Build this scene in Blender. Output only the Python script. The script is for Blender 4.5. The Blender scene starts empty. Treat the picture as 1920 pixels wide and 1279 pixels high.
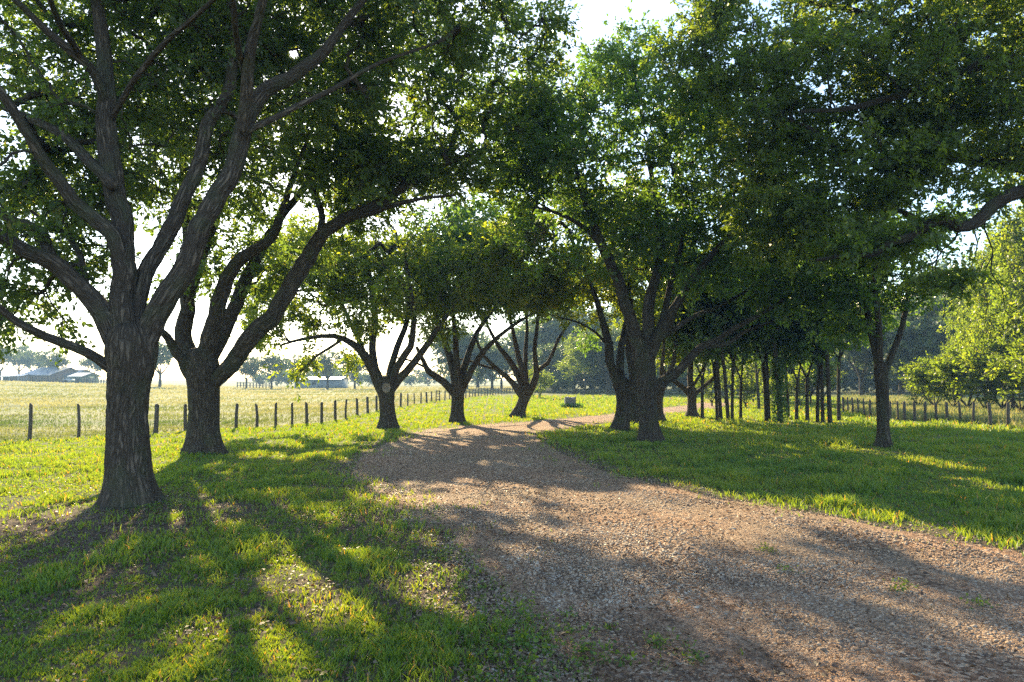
import bpy, math, random
import numpy as np
from mathutils import Vector

random.seed(7)
RNG = np.random.default_rng(11)
SC = bpy.context.scene
COL = SC.collection

# ------------------------------------------------------------------ camera, sky, sun, exposure
CAM_H, FPX = 1.75, 1280.0
PITCH = math.atan(72.5 / FPX)
cam = bpy.data.objects.new("camera", bpy.data.cameras.new("camera"))
COL.objects.link(cam)
cam.data.lens, cam.data.sensor_width = 24.0, 36.0
cam.data.clip_start, cam.data.clip_end = 0.05, 6000
cam.location = (0, 0, CAM_H)
cam.rotation_euler = (math.pi / 2 + PITCH, 0, 0)
SC.camera = cam

SUN_AZ, SUN_EL = math.radians(-18.2), math.radians(25.0)     # azimuth from +Y, negative = towards -X
SUN_DIR = np.array([math.sin(SUN_AZ) * math.cos(SUN_EL), math.cos(SUN_AZ) * math.cos(SUN_EL), math.sin(SUN_EL)])
world = bpy.data.worlds.new("World")
SC.world = world
world.use_nodes = True
wn = world.node_tree
sky = wn.nodes.new("ShaderNodeTexSky")
sky.sky_type = 'NISHITA'
sky.sun_disc = False
sky.sun_elevation = SUN_EL
sky.sun_rotation = SUN_AZ
sky.air_density, sky.dust_density, sky.ozone_density = 1.0, 0.35, 1.0
bg = wn.nodes["Background"]
bg.inputs["Strength"].default_value = 0.135
wn.links.new(sky.outputs[0], bg.inputs["Color"])

sun = bpy.data.objects.new("sun", bpy.data.lights.new("sun", 'SUN'))
COL.objects.link(sun)
sun.data.energy = 5.0
sun.data.angle = math.radians(0.53)
sun.data.color = (1.0, 0.81, 0.49)
sun.rotation_euler = Vector(SUN_DIR).to_track_quat('Z', 'Y').to_euler()
SC.view_settings.view_transform = 'Standard'
SC.view_settings.look = 'None'
SC.view_settings.gamma = 1.0
SC.view_settings.exposure = 1.72
SC.render.engine = 'CYCLES'
SC.cycles.max_bounces = 10
SC.cycles.diffuse_bounces = 6
SC.cycles.glossy_bounces = 2
SC.cycles.transmission_bounces = 6
SC.cycles.volume_bounces = 0
SC.cycles.use_denoising = False          # keeps the leaf and bark detail crisp
SC.cycles.use_light_tree = False

# ------------------------------------------------------------------ pixel -> world (1920 x 1279 photo)
def smooth(a, b, x):
    t = np.clip((x - a) / (b - a), 0, 1)
    return t * t * (3 - 2 * t)

_perm = np.random.default_rng(3).random((256, 256))
def vnoise(x, y):
    x = np.asarray(x, float); y = np.asarray(y, float)
    xi = np.floor(x).astype(int); yi = np.floor(y).astype(int)
    fx = x - xi; fy = y - yi
    fx = fx * fx * (3 - 2 * fx); fy = fy * fy * (3 - 2 * fy)
    g = lambda i, j: _perm[i & 255, j & 255]
    return (g(xi, yi) * (1 - fx) + g(xi + 1, yi) * fx) * (1 - fy) + (g(xi, yi + 1) * (1 - fx) + g(xi + 1, yi + 1) * fx) * fy
def fbm(x, y, n=3):
    s = 0.0; a = 0.5; t = 0.0
    for i in range(n):
        s = s + a * vnoise(x + 17.3 * i, y + 5.1 * i); t += a
        x = np.asarray(x) * 2.03; y = np.asarray(y) * 2.03; a *= 0.5
    return s / t

def terrain(x, y):
    x = np.asarray(x, float); y = np.asarray(y, float)
    d = np.hypot(x, y)
    s = x / np.maximum(y, 1.0)
    z = 1.5 * np.clip((-s - 0.375) / 0.375, 0, 1.05) * smooth(45, 170, d)
    z = z + (fbm(x * 0.35, y * 0.35) - 0.5) * 0.10 * smooth(2, 8, d) + (fbm(x * 1.7 + 9, y * 1.7) - 0.5) * 0.03
    return z

def pix_dir(px, py):
    cx, cy = (px - 960) / FPX, (639.5 - py) / FPX
    c, s = math.cos(PITCH), math.sin(PITCH)
    return np.array([cx, c - s * cy, s + c * cy])
def at(px, py, Y):
    d = pix_dir(px, py)
    return np.array([0, 0, CAM_H]) + d * (Y / d[1])
def gnd(px, py):
    d = pix_dir(px, py)
    z = 0.0
    for _ in range(12):
        t = (CAM_H - z) / max(-d[2], 1e-4)
        t = min(t, 400)
        p = np.array([0, 0, CAM_H]) + d * t
        z = 0.5 * z + 0.5 * float(terrain(p[0], p[1]))
    p[2] = float(terrain(p[0], p[1]))
    return p
def m_of(wpx, Y):
    return wpx * Y / FPX

# ------------------------------------------------------------------ objects
def tag(o, label=None, cat=None, group=None, kind=None):
    if label: o["label"] = label
    if cat: o["category"] = cat
    if group: o["group"] = group
    if kind: o["kind"] = kind
    return o
def empty(name, loc, label, cat, group=None, rz=0.0):
    o = bpy.data.objects.new(name, None)
    o.empty_display_size = 0.3
    COL.objects.link(o)
    o.location = loc; o.rotation_euler = (0, 0, rz)
    return tag(o, label, cat, group)

def mesh_obj(name, verts, faces, mat, parent=None, smooth_shade=False, attrs=None, local=None, mats=None, midx=None):
    """faces: list of int arrays (k,n) with n corners each; verts are world (or local when local given as origin)."""
    verts = np.asarray(verts, np.float32)
    if parent is not None:
        verts = verts - np.array(parent.location, np.float32)
    me = bpy.data.meshes.new(name)
    me.vertices.add(len(verts))
    me.vertices.foreach_set("co", verts.ravel())
    faces = [np.asarray(f, np.int32) for f in faces if len(f)]
    nl = sum(f.size for f in faces); npoly = sum(len(f) for f in faces)
    me.loops.add(nl)
    me.loops.foreach_set("vertex_index", np.concatenate([f.ravel() for f in faces]))
    me.polygons.add(npoly)
    st = []; off = 0
    for f in faces:
        k, n = f.shape
        st.append(off + np.arange(k) * n); off += k * n
    me.polygons.foreach_set("loop_start", np.concatenate(st).astype(np.int32))
    if smooth_shade:
        me.polygons.foreach_set("use_smooth", np.ones(npoly, bool))
    me.update(calc_edges=True)
    for k, v in (attrs or {}).items():
        v = np.asarray(v, np.float32)
        if v.ndim == 1:
            a = me.attributes.new(k, 'FLOAT', 'POINT'); a.data.foreach_set("value", v)
        else:
            a = me.attributes.new(k, 'FLOAT_VECTOR', 'POINT'); a.data.foreach_set("vector", v.ravel())
    for m in (mats or [mat]):
        me.materials.append(m)
    if midx is not None:
        me.polygons.foreach_set("material_index", np.asarray(midx, np.int32))
    o = bpy.data.objects.new(name, me)
    COL.objects.link(o)
    if parent is not None:
        o.parent = parent
    return o

class MB:
    """collects boxes, bars and free quads for ONE mesh"""
    def __init__(s): s.v = []; s.q = []; s.t = []
    def box(s, lo, hi):
        b = len(s.v); (x0, y0, z0), (x1, y1, z1) = lo, hi
        s.v += [(x0,y0,z0),(x1,y0,z0),(x1,y1,z0),(x0,y1,z0),(x0,y0,z1),(x1,y0,z1),(x1,y1,z1),(x0,y1,z1)]
        s.q += [[b+i for i in f] for f in ((0,3,2,1),(4,5,6,7),(0,1,5,4),(1,2,6,5),(2,3,7,6),(3,0,4,7))]
    def bar(s, p, q, r0, r1=None, n=6):
        r1 = r0 if r1 is None else r1
        p = np.asarray(p, float); q = np.asarray(q, float)
        d = (q - p) / np.linalg.norm(q - p)
        a = np.cross(d, (0, 0, 1) if abs(d[2]) < .9 else (1, 0, 0)); a /= np.linalg.norm(a); c = np.cross(d, a)
        b = len(s.v)
        for c0, r in ((p, r0), (q, r1)):
            for k in range(n):
                t = 2 * math.pi * k / n
                s.v.append(tuple(c0 + (a * math.cos(t) + c * math.sin(t)) * r))
        for k in range(n):
            s.q.append([b + k, b + (k + 1) % n, b + n + (k + 1) % n, b + n + k])
        s.v.append(tuple(q)); e = len(s.v) - 1
        for k in range(n):
            s.t.append([b + n + k, b + n + (k + 1) % n, e])
    def quad(s, *p):
        b = len(s.v); s.v += [tuple(x) for x in p]; s.q.append([b, b+1, b+2, b+3])
    def tri(s, *p):
        b = len(s.v); s.v += [tuple(x) for x in p]; s.t.append([b, b+1, b+2])
    def build(s, name, mat, parent=None, smooth_shade=False, xf=None):
        v = np.array(s.v, float)
        if xf is not None: v = xf(v)
        return mesh_obj(name, v, [np.array(s.q, int).reshape(-1, 4), np.array(s.t, int).reshape(-1, 3)], mat, parent, smooth_shade)

# ------------------------------------------------------------------ materials
def nodes_of(name):
    m = bpy.data.materials.new(name); m.use_nodes = True
    nt = m.node_tree; nt.nodes.clear()
    out = nt.nodes.new("ShaderNodeOutputMaterial")
    def N(t, **kw):
        n = nt.nodes.new("ShaderNode" + t)
        for k, v in kw.items():
            if k in n.inputs: n.inputs[k].default_value = v
            else: setattr(n, k, v)
        return n
    return m, nt, out, N, nt.links.new
def ramp(N, stops, interp='LINEAR'):
    r = N("ValToRGB"); r.color_ramp.interpolation = interp
    e = r.color_ramp.elements
    while len(e) < len(stops): e.new(0.5)
    for x, (p, c) in zip(e, stops):
        x.position = p; x.color = (*c, 1)
    return r

def leaf_mat(name, stops, trans, tfac=0.5, rough=0.42):
    """stops: ramp over the per-leaf tone; trans multiplies the base colour for the light let through"""
    m, nt, out, N, L = nodes_of(name)
    a = N("Attribute", attribute_name="tone")
    r = ramp(N, stops); L(a.outputs["Fac"], r.inputs[0])
    p = N("BsdfPrincipled", Roughness=rough); p.inputs["Specular IOR Level"].default_value = 0.5
    L(r.outputs[0], p.inputs["Base Color"])
    mul = N("Mix", data_type='RGBA', blend_type='MULTIPLY'); mul.inputs["Factor"].default_value = 1.0
    L(r.outputs[0], mul.inputs["A"]); mul.inputs["B"].default_value = (*trans, 1)
    t = N("BsdfTranslucent"); L(mul.outputs["Result"], t.inputs["Color"])
    mx = N("MixShader"); mx.inputs[0].default_value = tfac
    L(p.outputs[0], mx.inputs[1]); L(t.outputs[0], mx.inputs[2]); L(mx.outputs[0], out.inputs["Surface"])
    return m

M = {}
M['oak'] = leaf_mat("oak_leaves", [(0, (.048, .078, .036)), (.5, (.085, .122, .046)), (.9, (.12, .15, .05)), (1, (.19, .17, .06))], (2.7, 2.8, .7), .55)
M['oak_lush'] = leaf_mat("lush_oak_leaves", [(0, (.044, .082, .036)), (.6, (.080, .125, .042)), (1, (.125, .16, .042))], (2.7, 2.9, .7), .55)
M['oak_bright'] = leaf_mat("bright_oak_leaves", [(0, (.046, .085, .034)), (.5, (.088, .130, .040)), (1, (.13, .17, .046))], (3.2, 2.9, .6), .58)
M['oak_gold'] = leaf_mat("golden_oak_leaves", [(0, (.055, .09, .028)), (.6, (.10, .142, .038)), (1, (.16, .17, .042))], (3.4, 3.0, .6), .66)
M['far_leaf'] = leaf_mat("distant_leaves", [(0, (.040, .070, .038)), (1, (.095, .13, .055))], (2.4, 2.2, .9), .45)
M['bright_leaf'] = leaf_mat("bright_leaves", [(0, (.05, .085, .026)), (.6, (.095, .135, .036)), (1, (.16, .18, .045))], (3.2, 2.9, .5), .66)
M['grass'] = leaf_mat("lawn_grass", [(0, (.045, .115, .026)), (.5, (.085, .180, .036)), (.9, (.14, .21, .040)), (1, (.28, .22, .10))], (3.6, 2.3, .35), .5, .5)
M['hay'] = leaf_mat("pasture_grass", [(0, (.075, .115, .026)), (.5, (.16, .175, .050)), (1, (.28, .26, .125))], (1.5, 1.4, 1.0), .5, .6)
M['gold_grass'] = leaf_mat("golden_tall_grass", [(0, (.09, .15, .045)), (.5, (.17, .20, .07)), (1, (.34, .31, .14))], (1.6, 1.4, .8), .45, .6)
M['litter'] = leaf_mat("fallen_leaves", [(0, (.06, .035, .02)), (.6, (.13, .080, .047)), (1, (.23, .155, .10))], (1.3, 1.0, .7), .2, .6)

def bark_mat(name, lo, hi, moss=(.07, .085, .04), mossy=.25, scale=1.0):
    m, nt, out, N, L = nodes_of(name)
    a = N("Attribute", attribute_name="bark")
    mp = N("Mapping"); mp.inputs["Scale"].default_value = (1, 1, .2)
    L(a.outputs["Vector"], mp.inputs["Vector"])
    nz = N("TexNoise", Scale=9.0, Detail=3.0); L(mp.outputs[0], nz.inputs["Vector"])
    add = N("Mix", data_type='RGBA', blend_type='LINEAR_LIGHT'); add.inputs["Factor"].default_value = .12
    L(mp.outputs[0], add.inputs["A"]); L(nz.outputs["Color"], add.inputs["B"])
    vo = N("TexVoronoi", feature='DISTANCE_TO_EDGE', Scale=15.0 * scale); L(add.outputs["Result"], vo.inputs["Vector"])
    rg = ramp(N, [(0, (0, 0, 0)), (.14, (.30, .30, .30)), (.34, (1, 1, 1))]); L(vo.outputs["Distance"], rg.inputs[0])
    fine = N("TexNoise", Scale=70.0 * scale, Detail=5.0, Roughness=.65); L(mp.outputs[0], fine.inputs["Vector"])
    h = N("Math", operation='MULTIPLY_ADD'); L(fine.outputs["Fac"], h.inputs[0]); h.inputs[1].default_value = .45; L(rg.outputs[0], h.inputs[2])
    big = N("TexNoise", Scale=2.3, Detail=4.0); L(a.outputs["Vector"], big.inputs["Vector"])
    c = N("Mix", data_type='RGBA'); c.inputs["A"].default_value = (*lo, 1); c.inputs["B"].default_value = (*hi, 1)
    hh = N("Math", operation='MULTIPLY'); L(h.outputs[0], hh.inputs[0]); hh.inputs[1].default_value = .72
    L(hh.outputs[0], c.inputs["Factor"])
    mr = ramp(N, [(.5, (0, 0, 0)), (.72, (mossy * 2, mossy * 2, mossy * 2))]); L(big.outputs["Fac"], mr.inputs[0])
    c2 = N("Mix", data_type='RGBA'); L(mr.outputs[0], c2.inputs["Factor"]); L(c.outputs["Result"], c2.inputs["A"]); c2.inputs["B"].default_value = (*moss, 1)
    p = N("BsdfPrincipled", Roughness=.9); p.inputs["Specular IOR Level"].default_value = .2
    L(c2.outputs["Result"], p.inputs["Base Color"])
    b = N("Bump", Strength=1.0, Distance=.03); L(h.outputs[0], b.inputs["Height"]); L(b.outputs[0], p.inputs["Normal"])
    L(p.outputs[0], out.inputs["Surface"])
    return m
M['bark'] = bark_mat("oak_bark", (.024, .018, .013), (.155, .122, .092))
M['bark_warm'] = bark_mat("warm_oak_bark", (.030, .020, .014), (.19, .135, .095), mossy=.15)
M['bark_dark'] = bark_mat("dark_bark", (.024, .018, .014), (.115, .09, .068))

def plain(name, col, rough=.8, var=.35, scale=6.0, metal=0.0, bump=.0):
    m, nt, out, N, L = nodes_of(name)
    tc = N("TexCoord"); nz = N("TexNoise", Scale=scale, Detail=5.0, Roughness=.6); L(tc.outputs["Object"], nz.inputs["Vector"])
    r = ramp(N, [(.25, tuple(c * (1 - var) for c in col)), (.75, tuple(min(1, c * (1 + var)) for c in col))]); L(nz.outputs["Fac"], r.inputs[0])
    p = N("BsdfPrincipled", Roughness=rough, Metallic=metal); L(r.outputs[0], p.inputs["Base Color"])
    if bump:
        b = N("Bump", Strength=.7, Distance=bump); L(nz.outputs["Fac"], b.inputs["Height"]); L(b.outputs[0], p.inputs["Normal"])
    L(p.outputs[0], out.inputs["Surface"])
    return m
M['post'] = plain("weathered_post_wood", (.085, .068, .054), .9, .4, 14, bump=.01)
M['wire'] = plain("dull_wire", (.12, .11, .10), .8, .2, 5, metal=.2)
M['tin'] = plain("tin_roof", (.13, .15, .17), .45, .15, .6, metal=.3)
M['redwall'] = plain("dull_red_wall", (.15, .085, .07), .8, .3, 1.5)
M['palewall'] = plain("pale_wall", (.25, .27, .28), .8, .12, 1.0)
M['greenwall'] = plain("green_wall", (.06, .11, .07), .8, .2, 1.0)
M['whiteroof'] = plain("pale_roof", (.48, .48, .47), .5, .06, 1.0)
M['greywall'] = plain("grey_metal_wall", (.22, .25, .27), .6, .15, 1.0)
M['dark'] = plain("dark_opening", (.03, .032, .034), .9, .3, 1.0)
M['stump'] = plain("grey_weathered_stump", (.19, .175, .16), .95, .5, 9, bump=.06)
M['knot'] = plain("pale_knot_wood", (.24, .20, .165), .9, .4, 18, bump=.02)

def water_mat():
    m, nt, out, N, L = nodes_of("still_water")
    p = N("BsdfPrincipled", Roughness=.06); p.inputs["Base Color"].default_value = (.05, .055, .05, 1)
    nz = N("TexNoise", Scale=6.0, Detail=3.0); b = N("Bump", Strength=.15, Distance=.02)
    L(nz.outputs["Fac"], b.inputs["Height"]); L(b.outputs[0], p.inputs["Normal"]); L(p.outputs[0], out.inputs["Surface"])
    return m
M['water'] = water_mat()

def ground_mat():
    m, nt, out, N, L = nodes_of("ground_turf")
    geo = N("NewGeometry")
    lawn = N("Attribute", attribute_name="pasture")          # 0 lawn, 1 pasture, per vertex
    bare = N("Attribute", attribute_name="bare")
    n1 = N("TexNoise", Scale=.55, Detail=6.0, Roughness=.62); L(geo.outputs["Position"], n1.inputs["Vector"])
    n2 = N("TexNoise", Scale=14.0, Detail=6.0, Roughness=.7); L(geo.outputs["Position"], n2.inputs["Vector"])
    mp = N("Mapping"); mp.inputs["Scale"].default_value = (.05, .16, 1); L(geo.outputs["Position"], mp.inputs["Vector"])
    n3 = N("TexNoise", Scale=1.0, Detail=7.0, Roughness=.65); L(mp.outputs[0], n3.inputs["Vector"])
    g = ramp(N, [(.25, (.050, .060, .020)), (.5, (.10, .115, .028)), (.75, (.15, .155, .038))]); L(n1.outputs["Fac"], g.inputs[0])
    s = ramp(N, [(.3, (.035, .025, .018)), (.5, (.095, .066, .045)), (.7, (.20, .145, .10))]); L(n2.outputs["Fac"], s.inputs[0])
    h = ramp(N, [(.32, (.09, .12, .04)), (.5, (.19, .20, .085)), (.68, (.30, .28, .15))]); L(n3.outputs["Fac"], h.inputs[0])
    th = N("Math", operation='MULTIPLY_ADD'); L(n2.outputs["Fac"], th.inputs[0]); th.inputs[1].default_value = 1.1; L(bare.outputs["Fac"], th.inputs[2])
    tr = ramp(N, [(.55, (0, 0, 0)), (.80, (1, 1, 1))]); L(th.outputs[0], tr.inputs[0])
    c1 = N("Mix", data_type='RGBA'); L(tr.outputs[0], c1.inputs["Factor"]); L(g.outputs[0], c1.inputs["A"]); L(s.outputs[0], c1.inputs["B"])
    c2 = N("Mix", data_type='RGBA'); L(lawn.outputs["Fac"], c2.inputs["Factor"]); L(c1.outputs["Result"], c2.inputs["A"]); L(h.outputs[0], c2.inputs["B"])
    p = N("BsdfPrincipled", Roughness=.95); p.inputs["Specular IOR Level"].default_value = .15
    L(c2.outputs["Result"], p.inputs["Base Color"])
    b = N("Bump", Strength=.8, Distance=.05); L(n2.outputs["Fac"], b.inputs["Height"]); L(b.outputs[0], p.inputs["Normal"])
    L(p.outputs[0], out.inputs["Surface"])
    return m
M['ground'] = ground_mat()

def gravel_mat():
    m, nt, out, N, L = nodes_of("red_brown_gravel")
    geo = N("NewGeometry")
    v1 = N("TexVoronoi", Scale=34.0, Randomness=1.0); L(geo.outputs["Position"], v1.inputs["Vector"])
    v2 = N("TexVoronoi", Scale=85.0); L(geo.outputs["Position"], v2.inputs["Vector"])
    sep = N("SeparateColor"); L(v1.outputs["Color"], sep.inputs[0])
    sep2 = N("SeparateColor"); L(v2.outputs["Color"], sep2.inputs[0])
    st = [(0, (.11, .068, .044)), (.3, (.24, .152, .10)), (.6, (.37, .245, .16)), (.85, (.47, .35, .25)), (1, (.56, .48, .38))]
    r1 = ramp(N, st); L(sep.outputs[0], r1.inputs[0])
    r2 = ramp(N, st); L(sep2.outputs[0], r2.inputs[0])
    big = N("TexNoise", Scale=.9, Detail=5.0, Roughness=.6); L(geo.outputs["Position"], big.inputs["Vector"])
    f = ramp(N, [(.42, (0, 0, 0)), (.6, (1, 1, 1))]); L(big.outputs["Fac"], f.inputs[0])
    c = N("Mix", data_type='RGBA'); L(f.outputs[0], c.inputs["Factor"]); L(r1.outputs[0], c.inputs["A"]); L(r2.outputs[0], c.inputs["B"])
    # paler grey stony stretches, redder fines elsewhere
    n5 = N("TexNoise", Scale=.45, Detail=4.0); L(geo.outputs["Position"], n5.inputs["Vector"])
    t = ramp(N, [(.4, (1.08, .91, .79)), (.62, (.98, .96, .89))]); L(n5.outputs["Fac"], t.inputs[0])
    c2 = N("Mix", data_type='RGBA', blend_type='MULTIPLY'); c2.inputs["Factor"].default_value = 1; L(c.outputs["Result"], c2.inputs["A"]); L(t.outputs[0], c2.inputs["B"])
    p = N("BsdfPrincipled", Roughness=.9); p.inputs["Specular IOR Level"].default_value = .25
    L(c2.outputs["Result"], p.inputs["Base Color"])
    ad = N("Math", operation='ADD'); L(v1.outputs["Distance"], ad.inputs[0]); L(v2.outputs["Distance"], ad.inputs[1])
    b = N("Bump", Strength=1.0, Distance=.02, invert=True); L(ad.outputs[0], b.inputs["Height"]); L(b.outputs[0], p.inputs["Normal"])
    L(p.outputs[0], out.inputs["Surface"])
    return m
M['gravel'] = gravel_mat()

def pebble_mat():
    m, nt, out, N, L = nodes_of("mixed_pebbles")
    a = N("Attribute", attribute_name="tone")
    r = ramp(N, [(0, (.09, .06, .042)), (.25, (.21, .138, .09)), (.5, (.35, .232, .145)), (.72, (.44, .32, .22)), (.86, (.29, .25, .205)), (1, (.52, .44, .34))])
    L(a.outputs["Fac"], r.inputs[0])
    p = N("BsdfPrincipled", Roughness=.75); L(r.outputs[0], p.inputs["Base Color"]); L(p.outputs[0], out.inputs["Surface"])
    return m
M['pebble'] = pebble_mat()

# ------------------------------------------------------------------ where the road runs (world polygon)
ROAD_L = [gnd(*p) for p in [(1080, 1420), (1010, 1279), (905, 1160), (850, 1080), (800, 1010), (715, 960), (655, 920), (640, 890), (668, 855), (715, 830), (780, 808), (850, 799), (930, 793), (1000, 789.5), (1070, 784), (1130, 778), (1200, 769.5), (1260, 763), (1300, 759), (1325, 756)]]
ROAD_R = [gnd(*p) for p in [(3400, 1420), (2900, 1200), (2350, 1085), (2080, 1052), (1920, 1028), (1700, 990), (1540, 962), (1400, 938), (1270, 912), (1150, 882), (1075, 856), (1030, 834), (1010, 818), (1020, 810), (1060, 804), (1110, 797), (1180, 787), (1260, 775), (1340, 766), (1372, 757)]]
def resample(pts, n):
    pts = np.array(pts)[:, :2]
    # Catmull-Rom
    P = np.vstack([2 * pts[0] - pts[1], pts, 2 * pts[-1] - pts[-2]])
    out = []
    for i in range(1, len(P) - 2):
        for t in np.linspace(0, 1, 12, endpoint=False):
            a, b, c, d = P[i - 1], P[i], P[i + 1], P[i + 2]
            out.append(.5 * (2 * b + (c - a) * t + (2 * a - 5 * b + 4 * c - d) * t * t + (3 * b - a - 3 * c + d) * t ** 3))
    out.append(P[-2])
    return np.array(out)
RL, RR = resample(ROAD_L, 0), resample(ROAD_R, 0)
# far bend: the track swings back left beyond the oaks
def in_poly(x, y, poly):
    x = np.asarray(x); y = np.asarray(y)
    ins = np.zeros(x.shape, bool)
    j = len(poly) - 1
    for i in range(len(poly)):
        xi, yi = poly[i]; xj, yj = poly[j]
        cond = ((yi > y) != (yj > y))
        with np.errstate(divide='ignore', invalid='ignore'):
            xc = (xj - xi) * (y - yi) / (yj - yi) + xi
        ins ^= cond & (x < xc)
        j = i
    return ins
ROADPOLY = np.vstack([RL[::4], RR[::-4]])
def poly_dist(x, y, line):
    """distance to a polyline"""
    d = np.full(np.shape(x), 1e9)
    for a, b in zip(line[:-1], line[1:]):
        ab = b - a; L2 = max(ab @ ab, 1e-9)
        t = np.clip(((x - a[0]) * ab[0] + (y - a[1]) * ab[1]) / L2, 0, 1)
        d = np.minimum(d, np.hypot(x - a[0] - t * ab[0], y - a[1] - t * ab[1]))
    return d
def road_signed(x, y):
    """metres inside (+) or outside (-) the gravel"""
    d = np.minimum(poly_dist(x, y, RL[::4]), poly_dist(x, y, RR[::4]))
    return np.where(in_poly(x, y, ROADPOLY), d, -d)

# left fence line, from the photo: (x, top, base)
FENCE_L = [(-70, 758, 833), (55, 759, 826), (148, 760, 820), (226, 760, 815), (292, 760, 812), (348, 760, 808), (396, 760, 806), (443, 759, 804), (482, 759, 800.5), (517, 757, 798.5), (547.5, 757, 796.5), (576, 756, 794.5), (603, 756, 793), (629, 752, 789), (648, 750, 784.5), (670, 748, 780), (690, 745, 775), (706, 743, 771), (727, 741, 768), (751, 738, 764.5), (765, 739, 762), (777, 738, 759.5), (789, 737, 757.5), (800, 736, 755.5), (809, 735, 754), (834, 733, 752), (843, 733, 750.5), (858, 731, 748.5), (873, 730, 747), (880, 730, 746.2), (886, 729.5, 745.5), (891, 729.5, 745), (897, 729, 744.2), (902, 729, 743.6), (909, 728.5, 742.8), (914, 728.5, 742.2), (919, 728, 741.6), (924, 728, 741), (929, 728, 740.5), (934, 727.5, 740), (940, 727.5, 739.3), (945, 727.5, 738.8), (950, 727.2, 738.3), (956, 727, 737.8), (961, 727, 737.3), (966, 727, 737)]
FENCE_R = [(1581, 754, 774), (1590, 754, 775), (1599, 754, 776), (1610, 755, 778), (1621, 756, 780), (1632, 757, 783), (1650, 759, 786), (1669, 761, 788), (1684, 762, 788.5), (1697, 761, 788.5), (1715, 761, 789), (1735, 762, 790), (1755, 759, 791), (1776, 757, 792), (1801, 756, 793.5), (1826, 756, 796), (1858, 757, 799), (1890, 757, 802), (1945, 757, 807), (2020, 757, 813)]
FL_XY = np.array([gnd(p[0], p[2])[:2] for p in FENCE_L])
FR_XY = np.array([gnd(p[0], p[2])[:2] for p in FENCE_R])
def beyond(line, x, y, side):
    """True on the far side of a fence: farther along the view ray than the fence at that bearing"""
    s = x / np.maximum(y, .1)
    ls = line[:, 0] / line[:, 1]; r = np.hypot(line[:, 0], line[:, 1])
    o = np.argsort(ls)
    rr = np.interp(s, ls[o], r[o])
    ok = (s < ls.max()) if side < 0 else (s > ls.min())
    return ok & (np.hypot(x, y) > rr)

# ------------------------------------------------------------------ ground sheet
def build_ground():
    rad = np.concatenate([np.geomspace(1.5, 70, 150), np.geomspace(72, 3000, 60)])
    ang = np.radians(np.concatenate([np.linspace(-180, -52, 26, endpoint=False), np.linspace(-52, 52, 250), np.linspace(52, 180, 26, endpoint=False)[1:]]))
    A, R = np.meshgrid(ang, rad)
    x = np.sin(A) * R; y = np.cos(A) * R
    z = terrain(x, y)
    n, k = A.shape
    v = np.stack([x.ravel(), y.ravel(), z.ravel()], 1)
    v = np.vstack([v, [[0, 0, 0]]])
    i = np.arange(n - 1)[:, None] * k + np.arange(k)[None]
    j = np.arange(n - 1)[:, None] * k + (np.arange(k)[None] + 1) % k
    q = np.stack([i, i + k, j + k, j], -1).reshape(-1, 4)[:, ::-1]
    t = np.stack([np.arange(k), (np.arange(k) + 1) % k, np.full(k, n * k)], 1)
    X, Y = v[:, 0], v[:, 1]
    past = beyond(FL_XY, X, Y, -1).astype(float)
    past[Y < 0] = 0
    bare = np.exp(-np.hypot(X + 5.0, Y - 8.2) ** 2 / 2.2 ** 2) * .30 - .05 + .22 * smooth(16, 7, np.hypot(X, Y)) * (X < 2) + .28 * np.exp(-np.clip(-road_signed(X, Y), 0, 99) / .5)
    bare = bare + (fbm(X * .9, Y * .9) - .5) * .35
    o = mesh_obj("ground", v, [q, t], M['ground'], None, True, {"pasture": past, "bare": bare})
    tag(o, "turf ground from the shaded lawn out to the sunlit pasture", "ground", kind="structure")
build_ground()

def build_road():
    n, k = len(RL), 60
    t = np.linspace(-.03, 1.03, k)
    xy = RL[:, None] * (1 - t[None, :, None]) + RR[:, None] * t[None, :, None]
    # arc: subdivide lengthwise more finely near the camera
    x, y = xy[..., 0], xy[..., 1]
    edge = np.minimum(t, 1 - t)[None] * np.linalg.norm(RL - RR, axis=1)[:, None]
    z = terrain(x, y) - .035 + .055 * smooth(-.15, .55, edge) + (fbm(x * 2.2, y * 2.2) - .5) * .05 * (1 - smooth(.1, .9, edge)) + (fbm(x * .8, y * .8) - .5) * .03
    v = np.stack([x.ravel(), y.ravel(), z.ravel()], 1)
    i = np.arange(n - 1)[:, None] * k + np.arange(k - 1)[None]
    q = np.stack([i, i + 1, i + k + 1, i + k], -1).reshape(-1, 4)
    o = mesh_obj("gravel_road", v, [q], M['gravel'], None, True)
    tag(o, "reddish gravel road curving away between the oaks", "road", kind="structure")
    # the shaded far stretch that swings back to the left
    pts = [gnd(*p)[:2] for p in [(1352, 760.5), (1362, 756), (1345, 752), (1310, 748.5), (1260, 746), (1215, 744.5), (1170, 743.5)]]
    c = resample(pts, 0)
    tg = np.gradient(c, axis=0); tg /= np.linalg.norm(tg, axis=1)[:, None]
    nr = np.stack([-tg[:, 1], tg[:, 0]], 1)
    w = np.linspace(-2.6, 2.6, 9)
    xy = c[:, None] + nr[:, None] * w[None, :, None]
    z = terrain(xy[..., 0], xy[..., 1]) + .02 - .05 * (np.abs(w)[None] > 2.3)
    v = np.concatenate([xy, z[..., None]], -1).reshape(-1, 3)
    n, k = len(c), 9
    i = np.arange(n - 1)[:, None] * k + np.arange(k - 1)[None]
    q = np.stack([i, i + 1, i + k + 1, i + k], -1).reshape(-1, 4)
    o = mesh_obj("far_road", v, [q], M['gravel'], None, True)
    tag(o, "shaded far bend of the gravel road beyond the oak trunks", "road", kind="structure")
build_road()

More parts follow.
